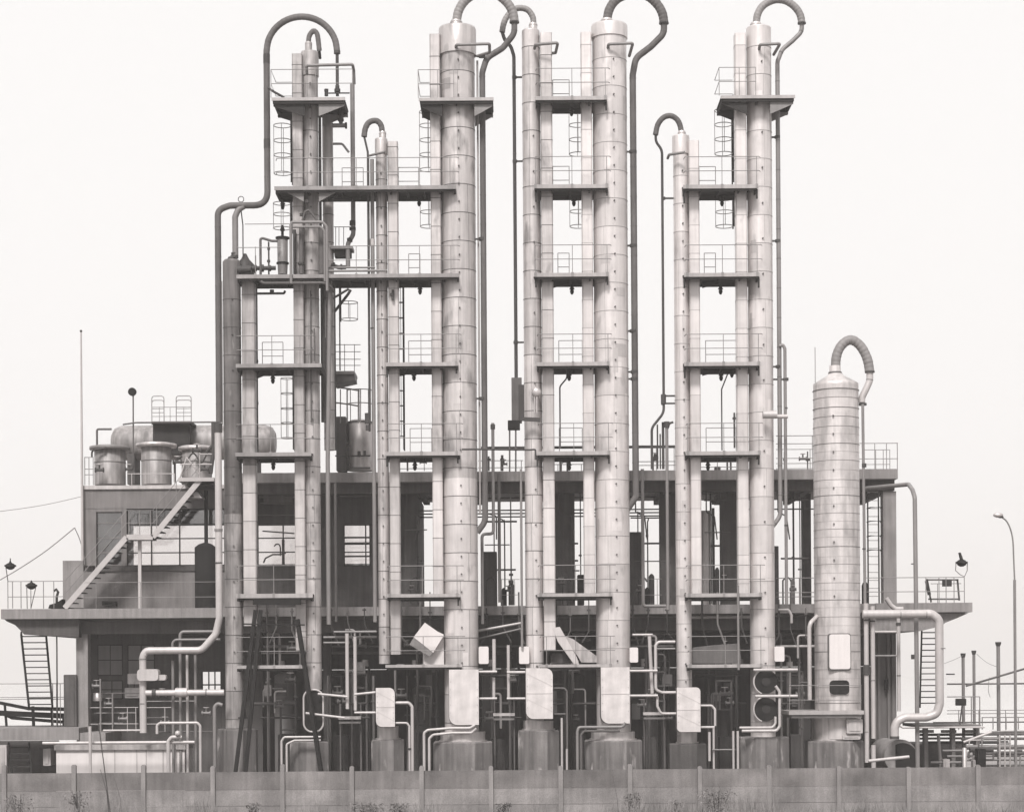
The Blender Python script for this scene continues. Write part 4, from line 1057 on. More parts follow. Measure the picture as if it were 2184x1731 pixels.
P('dark pipe pair slanting into the stained column below the cluttered deck', [(748, 618), (742, 628), (714, 664)], 6, 'pipe_d', 70.8)
P('second slanting dark pipe below the cluttered deck', [(744, 616), (714, 634)], 5, 'pipe_d', 70.9)
P('long thin dark pipe down to the round stair-deck behind the stained column', [(724, 605), (724, 790)], 3, 'pipe_d', 72.4)
P('thick dark pipe behind the stained column', [(711, 610), (712, 960)], 9, 'pipe_d', 71.4)
P('soot grey pipe pressed to the far side of the stained column', [(689, 610), (692, 900)], 12, 'pipe_d', 70.5)
ro = thing('instrument_box', 'dark box on a small bracket deck beside the tall grey pipe', 'box', W(730, 546, 70.8))
m = MB(); m.pbox(713, 530, 748, 546, 70.6, 0.5); m.build('housing', K['black'], ro)
m = MB(); m.pbox(706, 524, 752, 530, 70.5, 0.8); m.build('shelf', K['fascia_d'], ro)
m = MB()
for x in (716, 723, 733): bar(m, W(x, 524, 70.6), W(x, 484, 70.6), 0.014)
bar(m, W(712, 484, 70.6), W(748, 484, 70.6), 0.014); m.build('railing', K['rail'], ro)

P('dark narrow pipe in the slit between the stained column and the short dark one', [(682, 244), (684, 584)], 6, 'pipe_d', 70.3)
P('pale pipe lying level over the edge of the cluttered crossing deck', [(692, 578), (826, 577)], 5, 'pipe_g', 69.1)
P('second pale pipe lying level on the cluttered crossing deck', [(700, 571), (800, 570)], 4, 'pipe_g', 69.4)
P('thin rail line past the ring mast at knee height of the cluttered deck', [(505, 528), (600, 528)], 1.6, 'rail', 69.4)
m = MB(); rq = [W(514 + 6 * cos(2 * pi * k / 16), 425 + 6 * sin(2 * pi * k / 16), 70.2) for k in range(16)]; m.tube(rq, 0.016, 5, closed=True)
tag(m.build('lifting_ring', K['pipe_m']), 'small steel ring standing on the cranked run of pipe', 'ring')
for sx, lb in ((-1, 'outer'), (1, 'inner')):
    m = MB(); m.prism([(W(x, y, 69.2).x, W(x, y, 69.2).z) for x, y in ((664 + sx * 16, 406), (664 + sx * 56, 406), (664 + sx * 50, 411), (664 + sx * 16, 430))], 69.2, 69.26)
    tag(m.build('stay_plate', K['pipe_g']), lb + ' slanting stay plate under the long working deck at the stained column', 'bracket')
P('dark strut with holes under the long working deck next to the tall grey pipe', [(708, 427), (752, 426)], 7, 'pipe_d', 70.0)
P('small dark strut rising to the long deck by the tall grey pipe', [(712, 424), (728, 408)], 4, 'pipe_d', 70.0)
for k_, (x_, y_, yy_) in enumerate(((648, 620, 900), (656, 700, 770), (680, 640, 720))):
    P(('first', 'second', 'third')[k_] + ' short dark pipe pressed to the face of the stained column', [(x_ + 14, y_), (x_ + 14, yy_)], 3, 'pipe_m', 69.62)
# dark box on the long free leg of the narrow column's hook
ro = thing('pipe_casing', 'dark slatted casing round the foot of the free-hanging hook leg', 'casing', W(1100, 925, 70.9))
m = MB(); m.pbox(1091, 805, 1113, 900, 70.8, 0.4); m.build('casing', K['pipe_m'], ro)
m = MB(); m.pbox(1106, 820, 1121, 892, 70.7, 0.2); m.build('side_plate', K['pipe_d'], ro)
m = MB(); m.pbox(1083, 896, 1109, 914, 70.7, 0.5); m.build('valve_body', K['black'], ro)
for x in (1087, 1100): 
    m = MB(); bar(m, W(x, 914, 70.8), W(x, 1005, 70.8), 0.03, 8); m.build('leg', K['pipe_m'], ro)
ro = thing('pressure_gauge', 'round pale gauge on stalks bolted to the narrow crossing-hook column', 'gauge', W(1144, 898, 69.4))
c = W(1144, 836, 69.45); m = MB(); m.ball(c, M(11), 0.12, M(11)); m.build('dial', K['clad_m'], ro)
for x in (1140, 1145):
    m = MB(); bar(m, W(x, 846, 69.4), W(x, 880, 69.4), 0.025, 8); m.build('stalk', K['clad_m'], ro)
m = MB(); m.beam(W(1108, 893, 69.3), W(1152, 895, 69.3), 0.12, 0.13); m.build('mounting_bar', K['pipe_d'], ro)
P('bundle of thin uprights by the dark hook leg of the slim bright column', [(1422, 905), (1422, 1300)], 7, 'pipe_g', 70.2, fl=((1422, 905, 12, 12),))
P('small curved pipe joining the bundle to the slim bright column', [(1423, 915), (1428, 902), (1436, 900)], 5, 'pipe_d', 70.2)
P('dark upright beside the dark hook leg below its elbow', [(1414, 900), (1414, 930), (1412, 1000)], 6, 'pipe_d', 70.3)
P('pale pipe dropping from the plant roof to the slab behind the bright tower', [(1370, 1000), (1368, 1292), (1420, 1292)], 7.5, 'pipe_g', 72.0, 0.12)
P('bent pale pipe beside the widest grey tower below roof level', [(1051, 902), (1055, 1138), (1028, 1138), (1028, 1330)], 7, 'pipe_g', 70.7, 0.15, fl=((1051, 910, 10, 10),))
P('pale upright pipe behind the grey tower, standing on the slab', [(1064, 1010), (1064, 1284)], 7, 'pipe_m', 71.5)
P('thin dark upright with a hooked top behind the grey tower', [(1075, 1108, 73), (1076, 1120, 73), (1074, 1250, 73)], 3, 'pipe_d', 73)
P('thin dark upright standing alone in the bright bay', [(1089, 1060), (1091, 1280)], 3, 'pipe_d', 73.0, fl=((1090, 1225, 9, 5), (1090, 1240, 11, 7)))
P('angled thin drain through the fourth bay of the bright tower', [(1209, 786), (1206, 806), (1194, 824), (1194, 955)], 3.4, 'pipe_m', 70.3, 0.2)
P('angled thin pole through the fourth bay of the end tower', [(1552, 797), (1539, 830), (1538, 960)], 3, 'pipe_m', 70.3, 0.1)
P('rust-dark cable pipe running across the towers just under roof railings', [(985, 958, 69.0), (1000, 957, 69.0), (1018, 954, 69.0), (1130, 954, 69.3), (1142, 958, 69.2), (1146, 980, 69.2)], 4, 'pipe_d', 69.0, 0.05)

# more detail
P('thin pale pipe squeezed between the widest grey tower and its dark drop pipe', [(1018, 130), (1024, 1095)], 4.5, 'pipe_l', 70.2)
P('thin dark conduit down the free edge of the stained riser', [(547.5, 600), (549, 962)], 3, 'pipe_d', 70.3, fl=((548, 770, 6, 6), (548.5, 860, 6, 6)))
P('dark upright pipe beside the riser above the cluttered deck', [(628, 490), (628, 584)], 7, 'pipe_d', 69.5)
P('dark upright pipe in front of the stained column above the cluttered deck', [(642, 484), (642, 584)], 9, 'pipe_m', 69.4, fl=((642, 562, 14, 5),))
P('broad sooty lagged pipe wrapping the far side of the stained column above the cluttered deck', [(685, 486), (685, 584)], 12, 'pipe_m', 69.6)
P('small valved branch on the stained column under the long deck', [(645, 470), (650, 452), (658, 448), (666, 456), (676, 470)], 5, 'pipe_m', 69.3, 0.05, fl=((655, 430, 9, 6), (643, 458, 8, 6)))
P('low flanged manifold on the cluttered deck next to the cone nozzle', [(536, 572), (588, 572)], 9, 'pipe_d', 69.7, fl=((545, 572, 14, 5, 'h'), (560, 572, 16, 5, 'h'), (576, 572, 13, 4, 'h')))
P('squat dark motor on the cluttered deck beside the cone nozzle', [(506, 575), (536, 575)], 16, 'pipe_d', 69.6, fl=((512, 575, 20, 4, 'h'),))
P('thin rail post pipe standing by the cone nozzle', [(545, 545), (545, 584)], 2.6, 'pipe_d', 69.3)
P('short dark pipes bunched under the small dark box by the stained column', [(706, 566), (722, 570), (738, 568)], 9, 'pipe_d', 70.0, 0.1, fl=((712, 566, 13, 5, 'h'), (728, 569, 12, 4, 'h')))
P('thin pale rail line from the ring mast to the ladder over the cluttered deck', [(522, 478), (617, 480)], 1.8, 'rail', 69.4)
ladder('narrow caged ladder edge-on behind the short grey riser, upper flight', 855, 590, 775, (612, 645, 678, 711, 744), Y=71.0, rw=5, bars=1)
ladder('narrow caged ladder edge-on behind the short grey riser, lower flight', 856, 780, 960, (800, 833, 865, 898, 930), Y=71.0, rw=5, bars=1)
P('dark drop pipe tight against the slim grey column, over the light one', [(786, 335), (789, 905)], 3.4, 'pipe_d', 69.6)
P('small dark valve on a bracket below the cluttered deck at the slim grey column', [(838, 618), (834, 640)], 6, 'pipe_d', 69.5, fl=((836, 628, 9, 5),))
# ================================================================ plant building behind
ro = thing('plant_building', 'two-storey concrete plant building with an open upper deck running behind all the columns', 'building', (0, 78, 0))
def part(name, m, mk, parent=None, **k): return m.build(name, K[mk] if isinstance(mk, str) else mk, parent or ro)
# lower slab and its cantilevered ends
m = MB(); m.pbox(2, 1297, 470, 1318, 73, 11); m.pbox(470, 1291, 1868, 1310, 73.1, 11); m.pbox(1868, 1285, 2074, 1305, 73, 10.5)
part('floor_slab', m, 'conc')
m = MB()
m.prism([(W(x, y, 73).x, W(x, y, 73).z) for x, y in ((4, 1319), (10, 1324), (28, 1332), (38, 1342), (47, 1352), (164, 1358), (164, 1319))], 73.3, 82)
part('haunch', m, 'conc_d')
m = MB()
m.prism([(W(x, y, 73).x, W(x, y, 73).z) for x, y in ((2070, 1306), (2045, 1317), (2020, 1327), (2012, 1334), (1965, 1345), (1868, 1345), (1868, 1306))], 73.3, 82)
part('haunch', m, 'conc')
m = MB(); m.pbox(165, 1319, 1866, 1346, 73.7, 0.5); m.pbox(165, 1311, 1866, 1346, 80, 0.5); part('floor_beam', m, 'conc_d')
# roof slab
m = MB(); m.pbox(507, 1004, 1915, 1025, 74, 9); part('roof_slab', m, 'conc')
m = MB(); m.pbox(510, 1026, 1908, 1049, 74.4, 0.45); m.pbox(510, 1026, 1908, 1050, 81.5, 0.45)
for x in (888, 1010, 1190, 1420, 1560, 1720, 1890): m.pbox(x, 1026, x + 14, 1046, 74.9, 6.5)
part('roof_beam', m, 'conc_d')
# pillars
for (x0, x1, y1, Yp, mk) in ((1884, 1912, 1286, 74.5, 'conc'), (1408, 1442, 1290, 76.5, 'conc_d'), (1538, 1577, 1290, 76.5, 'conc_d'), (1183, 1226, 1290, 76.5, 'conc_d'), (862, 889, 1290, 76.5, 'conc_d'),
                             (1713, 1730, 1290, 80, 'conc_d')):
    m = MB(); m.pbox(x0, 1047, x1, y1 + 4, Yp, 0.55); part('pillar', m, mk)
for (x0, x1, Yp) in ((163, 188, 73.8), (690, 706, 75.5), (1030, 1046, 75.5), (1376, 1392, 76), (1712, 1728, 76), (1893, 1910, 76)):
    m = MB(); a = W(x0, 1500, Yp); b = W(x1, 1500, Yp); m.box(a.x, b.x, Yp, Yp + 0.5, 0, W(x0, 1340, Yp).z); part('pillar', m, 'conc' if x0 == 163 else 'conc_d')
# left front wall round its windows
m = MB(); Yw = 75.0
m.pbox(177, 1034, 505, 1042, Yw - 0.08, 8.6)                      # coping
part('coping', m, 'conc_l')
m = MB()
for (x0, y0, x1, y1) in ((178, 1042, 505, 1084), (178, 1084, 205, 1206), (205, 1084, 261, 1091), (261, 1084, 270, 1206), (480, 1084, 505, 1206), (178, 1218, 505, 1297)):
    m.pbox(x0, y0, x1, y1, Yw, 0.3)
m.box(W(178, 1150, Yw).x, W(178, 1150, Yw).x + 0.3, Yw + 0.3, 83.4, W(178, 1297, Yw).z, W(178, 1043, Yw).z)
part('front_wall', m, 'wallp')
m = MB(); m.pbox(205, 1206, 505, 1217, Yw - 0.06, 0.36); part('sill', m, 'conc_d')
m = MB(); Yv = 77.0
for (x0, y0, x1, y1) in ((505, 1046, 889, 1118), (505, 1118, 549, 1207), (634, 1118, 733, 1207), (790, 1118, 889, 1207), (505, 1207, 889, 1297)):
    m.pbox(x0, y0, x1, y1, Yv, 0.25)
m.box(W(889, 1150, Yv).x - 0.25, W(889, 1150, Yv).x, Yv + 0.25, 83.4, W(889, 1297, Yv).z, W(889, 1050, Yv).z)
part('recessed_wall', m, 'conc_d')  # roof slab's shade is put into this wall's darker concrete
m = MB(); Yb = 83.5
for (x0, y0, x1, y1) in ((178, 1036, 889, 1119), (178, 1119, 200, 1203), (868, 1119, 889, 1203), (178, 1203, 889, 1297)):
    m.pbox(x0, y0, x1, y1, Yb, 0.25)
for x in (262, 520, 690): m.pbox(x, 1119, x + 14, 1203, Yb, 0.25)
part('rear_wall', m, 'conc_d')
def window(x0, y0, x1, y1, Y, vs, hs_, mk='steel'):
    f = MB(); r = 2.2
    f.pbox(x0, y0, x1, y0 + r, Y, 0.06); f.pbox(x0, y1 - r, x1, y1, Y, 0.06); f.pbox(x0, y0 + r, x0 + r, y1 - r, Y, 0.06); f.pbox(x1 - r, y0 + r, x1, y1 - r, Y, 0.06)
    for v in vs: f.pbox(v - 1.3, y0 + r, v + 1.3, y1 - r, Y + 0.005, 0.05)
    for h in hs_: f.pbox(x0 + r, h - 1.2, x1 - r, h + 1.2, Y + 0.012, 0.03)
    w = part('window', f, mk)
    p = MB(); p.pbox(x0 + 1, y0 + 1, x1 - 1, y1 - 1, Y + 0.07, 0.012); p.build('pane', K['glass'], w)
window(205, 1091, 261, 1206, Yw + 0.1, (), (1115, 1147, 1178), 'wallp')
window(270, 1085, 480, 1206, Yw + 0.1, (323, 383, 437), (1118, 1148, 1178))
window(549, 1118, 634, 1207, Yv + 0.08, (604,), (1147, 1177))
window(733, 1118, 790, 1207, Yv + 0.08, (780,), (1145, 1160, 1177))
# lower storey walls, deep in shade
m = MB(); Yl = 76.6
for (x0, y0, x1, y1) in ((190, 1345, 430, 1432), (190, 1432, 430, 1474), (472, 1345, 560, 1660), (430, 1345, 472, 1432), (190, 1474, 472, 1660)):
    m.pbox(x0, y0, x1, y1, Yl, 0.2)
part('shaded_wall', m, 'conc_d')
for (x0, y0, x1, y1) in ((208, 1374, 262, 1440), (272, 1374, 330, 1440), (215, 1450, 262, 1490), (272, 1446, 300, 1490)):
    f = MB(); f.pbox(x0, y0, x1, y1, Yl - 0.03, 0.028); w = part('window', f, 'steel')
    nx = 2
    for i in range(nx):
        for j in range(2):
            a = x0 + 2 + (x1 - x0 - 2) * i / nx; b = x0 + (x1 - x0 - 2) * (i + 1) / nx; c0 = y0 + 2 + (y1 - y0 - 2) * j / 2; c1 = y0 + (y1 - y0 - 2) * (j + 1) / 2
            p = MB(); p.pbox(a, c0, b, c1, Yl - 0.04, 0.01); p.build('pane', K['pipe_g'], w)
f = MB()
for v in (430, 444, 457, 470): f.pbox(v, 1432, v + 2.5, 1474, Yl + 0.05, 0.05)
f.pbox(432.5, 1458, 470, 1461, Yl + 0.06, 0.03); part('window', f, 'black')
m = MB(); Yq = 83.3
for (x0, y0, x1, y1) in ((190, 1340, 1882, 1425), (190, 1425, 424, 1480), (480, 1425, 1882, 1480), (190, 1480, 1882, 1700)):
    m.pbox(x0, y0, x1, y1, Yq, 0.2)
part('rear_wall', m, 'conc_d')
m = MB(); m.pbox(1866, 1347, 1912, 1640, 75.5, 0.25)
for x in (1873, 1893, 1903): m.pbox(x, 1347, x + 5, 1640, 75.35, 0.149)
part('side_wall', m, 'wallp')
m = MB(); m.pbox(1887, 1448, 1895, 1470, 75.2, 0.1); part('switch_plate', m, 'black')

# small light stair-head block on the left end of the slab
m = MB(); m.pbox(134, 1195, 178, 1296, 76.5, 3.0); tag(m.build('stair_block', K['conc']), 'plain pale concrete block at the end of the brick-dark facade, behind the stair foot', 'block')

# ---------------------------------------------------------------- roof tanks
def roof_tank(label, x0, x1, yt, yb, rim, Y, mk, lipk='clad_m'):
    c = W((x0 + x1) / 2, yb, Y); r = M(x1 - x0, Y) / 2; zt = W((x0 + x1) / 2, yt, Y).z
    t = thing('roof_tank', label, 'tank', (c.x, Y, c.z), 'stubby round tanks on the roof')
    m = MB(); m.lathe((c.x, Y), [(r, c.z), (r, zt), (r * 0.8, zt + 0.05)], 32); m.build('shell', K[mk], t)
    m = MB(); rr = M(rim, Y) / 2; m.lathe((c.x, Y), [(r * 1.02, zt - 0.12), (rr, zt - 0.1), (rr, zt + 0.02), (r, zt + 0.06)], 32); m.build('rim', K[lipk], t)
    m = MB(); zz = W(0, (yt + yb) / 2 - 6, Y).z; m.lathe((c.x, Y), [(r * 1.001, zz - 0.02), (r * 1.02, zz - 0.02), (r * 1.02, zz + 0.02), (r * 1.001, zz + 0.02)], 32); m.build('hoop_band', K['pipe_g'], t)
    return t
roof_tank('streaked stubby roof tank nearest the mast', 202, 268, 954, 1034, 86, 76.6, 'tank', 'pipe_g')
roof_tank('clean stubby roof tank with a wide pale lid in the middle of the three', 302, 366, 948, 1034, 86, 76.4, 'tank')
roof_tank('cluttered stubby roof tank next to the sooty column', 388, 452, 955, 1034, 78, 76.6, 'tank', 'clad_m')
t = thing('drum_tank', 'long horizontal drum tank lying behind the stubby roof tanks', 'tank', W(410, 1034, 79.5))
a = W(240, 945, 79.5); b = W(588, 945, 79.5); b.z = a.z; r = M(37, 79.5)
m = MB(); m.tube([a + Vector((0.0, 0, 0)), a + Vector((0.12, 0, 0)), a + Vector((0.4, 0, 0)), b - Vector((0.4, 0, 0)), b - Vector((0.12, 0, 0)), b], [r * 0.55, r * 0.85, r, r, r * 0.85, r * 0.55], 32); m.build('shell', K['tank'], t)
zr = W(410, 1034, 79.5).z
for px in (285, 410, 545):
    m = MB(); x = W(px, 945, 79.5).x; m.box(x - 0.15, x + 0.15, 78.9, 80.1, zr, a.z - r * 0.7); m.build('saddle', K['conc_d'], t)
m = MB(); m.pbox(326, 903, 405, 968, 78.3, 0.3); m.build('ladder_shroud', K['steel'], t)
m = MB(); m.pbox(323, 898, 408, 903, 78.0, 1.4); m.build('walkway', K['steel'], t)
zt = W(365, 898, 78.1).z
for Yy in (78.1, 79.3):
    for (q0, q1) in ((324, 350), (376, 408)):
        m = MB()
        A_ = W(q0, 898, Yy).x; B_ = W(q1, 898, Yy).x
        m.tube(arcpath([Vector((A_, Yy, zt)), Vector((A_, Yy, zt + 1.0)), Vector((B_, Yy, zt + 1.0)), Vector((B_, Yy, zt))], 0.12, 4), 0.018, 6)
        m.tube([Vector((A_, Yy, zt + 0.5)), Vector((B_, Yy, zt + 0.5))], 0.015, 6)
        m.build('railing', K['rail'], t)
m = MB()
for hz in (0.35, 0.72):
    bar(m, Vector((W(324, 898, 79.3).x, 79.3, zt + hz)), Vector((W(408, 898, 79.3).x, 79.3, zt + hz)), 0.014)
for px in (340, 363, 392): bar(m, Vector((W(px, 898, 79.3).x, 79.3, zt)), Vector((W(px, 898, 79.3).x, 79.3, zt + 0.72)), 0.012)
m.build('back_rail', K['rail'], t)
P('thin pipe running level over the drum tank to the sooty column', [(262, 905), (290, 901), (465, 899)], 3.5, 'pipe_m', 77.5, 0.1)
P('short pipe elbow at the end of the drum tank', [(207, 955), (207, 915), (238, 914)], 4.5, 'pipe_m', 77.3, 0.08)
t = thing('signal_disc', 'round dark disc on a thin pole above the roof tanks', 'signal', W(285, 903, 77.5))
m = MB(); c = W(281.5, 835, 77.5); m.disc(c, M(8.7, 77.5), 0.12, 20); m.build('disc', K['black'], t)
m = MB(); bar(m, W(284.5, 1000, 77.6), W(284, 843, 77.6), 0.03); m.build('pole', K['pipe_m'], t)
t = thing('mast', 'tall thin pale mast at the outer corner of the roof', 'mast', W(176, 1060, 74.8))
m = MB(); a = W(176, 1195, 74.8); b = W(174, 706, 74.8); b.x = a.x; m.tube([a, a.lerp(b, 0.5), b], [0.055, 0.045, 0.03], 8); m.build('pole', K['rail_l'], t)
m = MB(); m.ball(b, 0.05); m.build('finial', K['pipe_d'], t)
t = thing('lightning_rod', 'hair thin rod standing beside the banded column', 'rod', W(1740, 1000, 71.5))
m = MB(); a = W(1740, 1000, 71.5); b = W(1739, 741, 71.5); b.x = a.x; m.tube([a, b], 0.014, 6); m.build('rod', K['rail'], t)
m = MB(); m.lathe((a.x, 71.5), [(0.05, W(1740, 1001, 71.5).z), (0.05, W(1740, 996, 71.5).z)], 8); m.build('foot', K['steel'], t)

# ---------------------------------------------------------------- railings
def railing(label, spans, levels, posts, ybase, Y, r=0.016, mk='rail', cat='railing', group='railings on slab edges'):
    b = W(posts[0], ybase, Y)
    t = thing('railing', label, cat, b, group)
    m = MB()
    for (x0, x1) in spans:
        for lv in levels:
            a = W(x0, lv, Y); c = W(x1, lv, Y); c.z = a.z = (a.z + c.z) / 2
            m.tube([a, c], r, 6)
    m.build('rails', K[mk], t)
    for x in posts:
        a = W(x, ybase, Y); c = W(x, min(levels), Y); c.x = a.x
        m = MB(); m.tube([a, c], r, 6); m.build('railing_post', K[mk], t)
    return t
railing('roof railing beside the mast and first stubby tank', ((180, 200),), (975, 1000, 1012), (181, 190, 199), 1034, 75.2)
railing('low roof railing in front of the middle and third stubby tanks', ((272, 300), (292, 372)), (1010,), (281, 372), 1034, 75.2, mk='rail_l')
railing('roof railing between the grey tower and the narrow column', ((1020, 1116),), (982, 997), (1024, 1068, 1112), 1004, 74.2)
railing('roof railing between the bright tower and the slim bright column', ((1355, 1442),), (950, 984, 992), (1362, 1400, 1438), 1004, 74.2)
railing('roof railing in the gap before the banded column', ((1655, 1740),), (929, 946, 977, 999), (1660, 1733), 1004, 74.2)
railing('second roof railing further back before the banded column', ((1655, 1740),), (958, 988), (1668, 1728), 1004, 81.0)
railing('roof railing at the far corner past the banded column', ((1830, 1915),), (945, 978), (1866, 1891, 1914), 1004, 74.2)
railing('back roof railing at the far corner past the banded column', ((1838, 1898),), (959, 990), (1868, 1884, 1898), 1004, 82.5)
railing('roof railing behind the widest grey tower gap', ((850, 925),), (985, 999), (868, 905), 1004, 74.2)
railing('roof railing seen under the fifth deck of the bright tower', ((1180, 1248),), (990,), (1190, 1240), 1004, 74.2)
railing('roof railing seen under the fifth deck of the end tower', ((1495, 1575),), (985, 996), (1530, 1560), 1004, 74.2)
railing('slab railing on the outer left corner beside the floodlights', ((17, 134),), (1239, 1272), (17, 27, 45, 66, 93, 115), 1297, 73.3)
railing('slab railing in front of the dark facade behind the stair post', ((180, 470),), (1241, 1273), (205, 300, 395), 1297, 73.2, r=0.011)
railing('slab railing in the gap before the banded column', ((1655, 1738),), (1232, 1263, 1272), (1689, 1705), 1290, 73.3)
railing('slab railing at the far end under the caged floodlight', ((1848, 2057),), (1231, 1261), (1975, 2003, 2018, 2035, 2057), 1286, 73.3)
railing('slab railing glimpsed in the bay beside the narrow column', ((1062, 1108),), (1235, 1268), (1070, 1098), 1290, 73.3, r=0.012)
railing('slab railing glimpsed in the bay beside the bright tower', ((1366, 1412),), (1234, 1268), (1375, 1402), 1290, 73.3, r=0.012)
railing('yard railing in the shade by the lagged valve', ((190, 295), (305, 365)), (1508, 1543), (190, 240, 272, 290, 352), 1560, 74.0, mk='rail_l')
t = thing('work_stand', 'open steel frame with a small dark board standing on the far slab end', 'frame', W(2010, 1286, 74))
m = MB()
for p, q in (((1976, 1236), (2044, 1236)), ((1980, 1277), (2046, 1277)), ((1976, 1234), (1980, 1250)), ((2042, 1236), (2046, 1280)), ((1978, 1240), (1986, 1284))):
    m.beam(W(*p, 74), W(*q, 74), 0.06, 0.06)
m.build('frame', K['pipe_m'], t)
m = MB(); m.pbox(2010, 1236, 2030, 1250, 73.9, 0.06); m.build('board', K['steel'], t)
m = MB(); m.beam(W(1976, 1238, 73.9), W(1982, 1268, 73.9), 0.16, 0.1); m.build('arm', K['steel'], t)
railing('railing returning along the back of the working frame', ((1985, 2050),), (1244,), (2000,), 1286, 77)

# deck beams running to the slab pipe tray
P('thick pipe running level just above the roof behind the towers', [(1026, 955), (1440, 957)], 6, 'pipe_d', 73.7)
for i, y in enumerate((1063, 1089, 1096, 1103)):
    P(('highest', 'second', 'third', 'lowest')[i] + ' of the thin level pipes crossing the bright open storey', [(890, y), (1442, y)], 3 if i else 3.5, 'pipe_m', 79 + i * 0.4)
P('thin level pipe crossing the open storey before the banded column', [(1576, 1086), (1736, 1086)], 3, 'pipe_m', 79)
P('short hanging rod under the roof before the banded column', [(1716, 1048), (1716, 1086)], 2.2, 'pipe_m', 79)
# equipment standing in the open storey
def cyl(name, label, cat, x0, x1, yt, yb, Y, mk, cone=None, group=None):
    c = W((x0 + x1) / 2, yb, Y); r = M(x1 - x0, Y) / 2; zt = W((x0 + x1) / 2, yt, Y).z
    pr = [(r, c.z), (r, zt)]
    if cone: pr += [(r * 0.6, zt + M(cone, Y) * 0.7), (r * 0.2, zt + M(cone, Y))]
    m = MB(); m.lathe((c.x, Y), pr, 24)
    return tag(m.build(name, K[mk]), label, cat, group)
def blk(name, label, cat, x0, y0, x1, y1, Y, d, mk, group=None, bev=0.03):
    a = W(x0, (y0 + y1) / 2, Y); b = W(x1, (y0 + y1) / 2, Y); t = W(x0, y0, Y).z; u = W(x0, y1, Y).z
    m = MB(); m.prism(rrect(a.x, u, b.x, t, bev, 3), Y, Y + d)
    m.prism(rrect(a.x + 0.08, u + 0.08, b.x - 0.08, t - 0.08, bev, 3), Y - 0.03, Y - 0.001)
    return tag(m.build(name, K[mk]), label, cat, group)
EG = 'equipment standing in the open storey'
cyl('dark_tank', 'black upright tank before the window band beside the sooty column', 'tank', 416, 462, 1167, 1297, 74.6, 'black', 10)
P('dark flue pipe rising from the black tank to the roof edge', [(440, 1165), (440, 1046)], 8, 'black', 74.6)
cyl('pale_tank', 'pale grey upright tank in the bay beside the long end tower riser', 'tank', 1495, 1517, 1089, 1290, 77, 'clad_m', 0, EG)
P('dark pipe with funnel top beside the pale grey tank', [(1521, 1083), (1520, 1290)], 6, 'pipe_d', 76.8, fl=((1521, 1068, 12, 6), (1521, 1073, 6, 5)))
P('pale cross pipe seen through the end tower bay under the roof', [(1495, 1052), (1532, 1052)], 4, 'pipe_g', 78)
blk('switch_cabinet', 'dark block machine behind the widest grey tower on the slab', 'machine', 1029, 1176, 1060, 1292, 77, 1.2, 'conc_d', EG)
blk('switch_cabinet', 'dark block machine behind the bright tower on the slab', 'machine', 1340, 1134, 1368, 1292, 77, 1.2, 'conc_d', EG)
blk('switch_cabinet', 'tall dark block machine close behind the end tower', 'machine', 1630, 1164, 1661, 1292, 76.5, 1.2, 'conc_d', EG)
blk('narrow_machine', 'slim dark machine with bright slits in the grey tower bay', 'machine', 1232, 1225, 1246, 1290, 77, 0.6, 'steel', EG)
cyl('dark_flask', 'small dark flask on the slab beside the narrow column', 'flask', 1068, 1081, 1262, 1291, 74, 'black', 9, 'dark flasks on the slab')
cyl('dark_flask', 'small dark flask on the slab beside the bright tower', 'flask', 1374, 1387, 1261, 1291, 74, 'black', 9, 'dark flasks on the slab')
P('bent thin pipe over the flask beside the narrow column', [(1062, 1104), (1072, 1108), (1076, 1115), (1074, 1255)], 3, 'pipe_d', 74.0, 0.1)
P('bent thin pipe over the flask beside the bright tower', [(1345, 1104), (1384, 1105), (1381, 1113), (1380, 1255)], 3, 'pipe_d', 74.0, 0.1, fl=((1380, 1142, 6, 5),))
cyl('dark_flask', 'squat dark vessel on the slab behind the banded column', 'vessel', 1838, 1852, 1248, 1288, 73.9, 'black', 9)
t = thing('round_tank', 'grey upright tank behind the slim grey column under a curved rail', 'tank', W(769, 1004, 75.5))
c = W(769, 1004, 75.5); m = MB(); m.lathe((c.x, 75.5), [(M(29, 75.5), c.z), (M(29, 75.5), W(769, 902, 75.5).z), (M(20, 75.5), W(769, 896, 75.5).z)], 28); m.build('shell', K['clad_m'], t)
m = MB(); z0 = W(769, 903, 75.5).z
m.lathe((c.x, 75.5), [(M(30, 75.5), z0), (M(30, 75.5), z0 + 0.05)], 28); m.build('rim', K['pipe_m'], t)
m = MB()
zz = W(769, 862, 75.5).z; z2 = W(769, 833, 75.5).z
for zq in (zz, z2): m.tube([Vector((c.x + M(27, 75.5) * cos(a), 75.5 + M(27, 75.5) * sin(a), zq)) for a in [pi * k / 12 + pi for k in range(13)]], 0.02, 6)
for k in (0, 3, 6, 9, 12):
    a = pi * k / 12 + pi; x = c.x + M(27, 75.5) * cos(a); yy = 75.5 + M(27, 75.5) * sin(a); bar(m, Vector((x, yy, z0)), Vector((x, yy, z2)), 0.018)
m.build('railing', K['rail'], t)
blk('dark_cabinet', 'tall dark box beside the grey upright tank behind the stained column', 'box', 717, 888, 738, 1004, 74.8, 0.6, 'conc_d')
P('curved dark pipe clinging to the grey tank by the slim grey column', [(743, 945), (743, 990), (750, 998), (790, 998)], 4.5, 'pipe_d', 74.3, 0.25, fl=((743, 948, 7, 6),))
P('level pipe across the grey tank by the slim grey column', [(715, 972), (790, 972)], 3.5, 'pipe_d', 74.4, fl=((766, 968, 7, 12), (778, 966, 6, 10)))
t = thing('balcony', 'small railed balcony poking out behind the stained column', 'balcony', W(735, 815, 72.5))
m = MB(); m.pbox(712, 791, 756, 797, 71.9, 1.4); m.build('floor', K['fascia_d'], t)
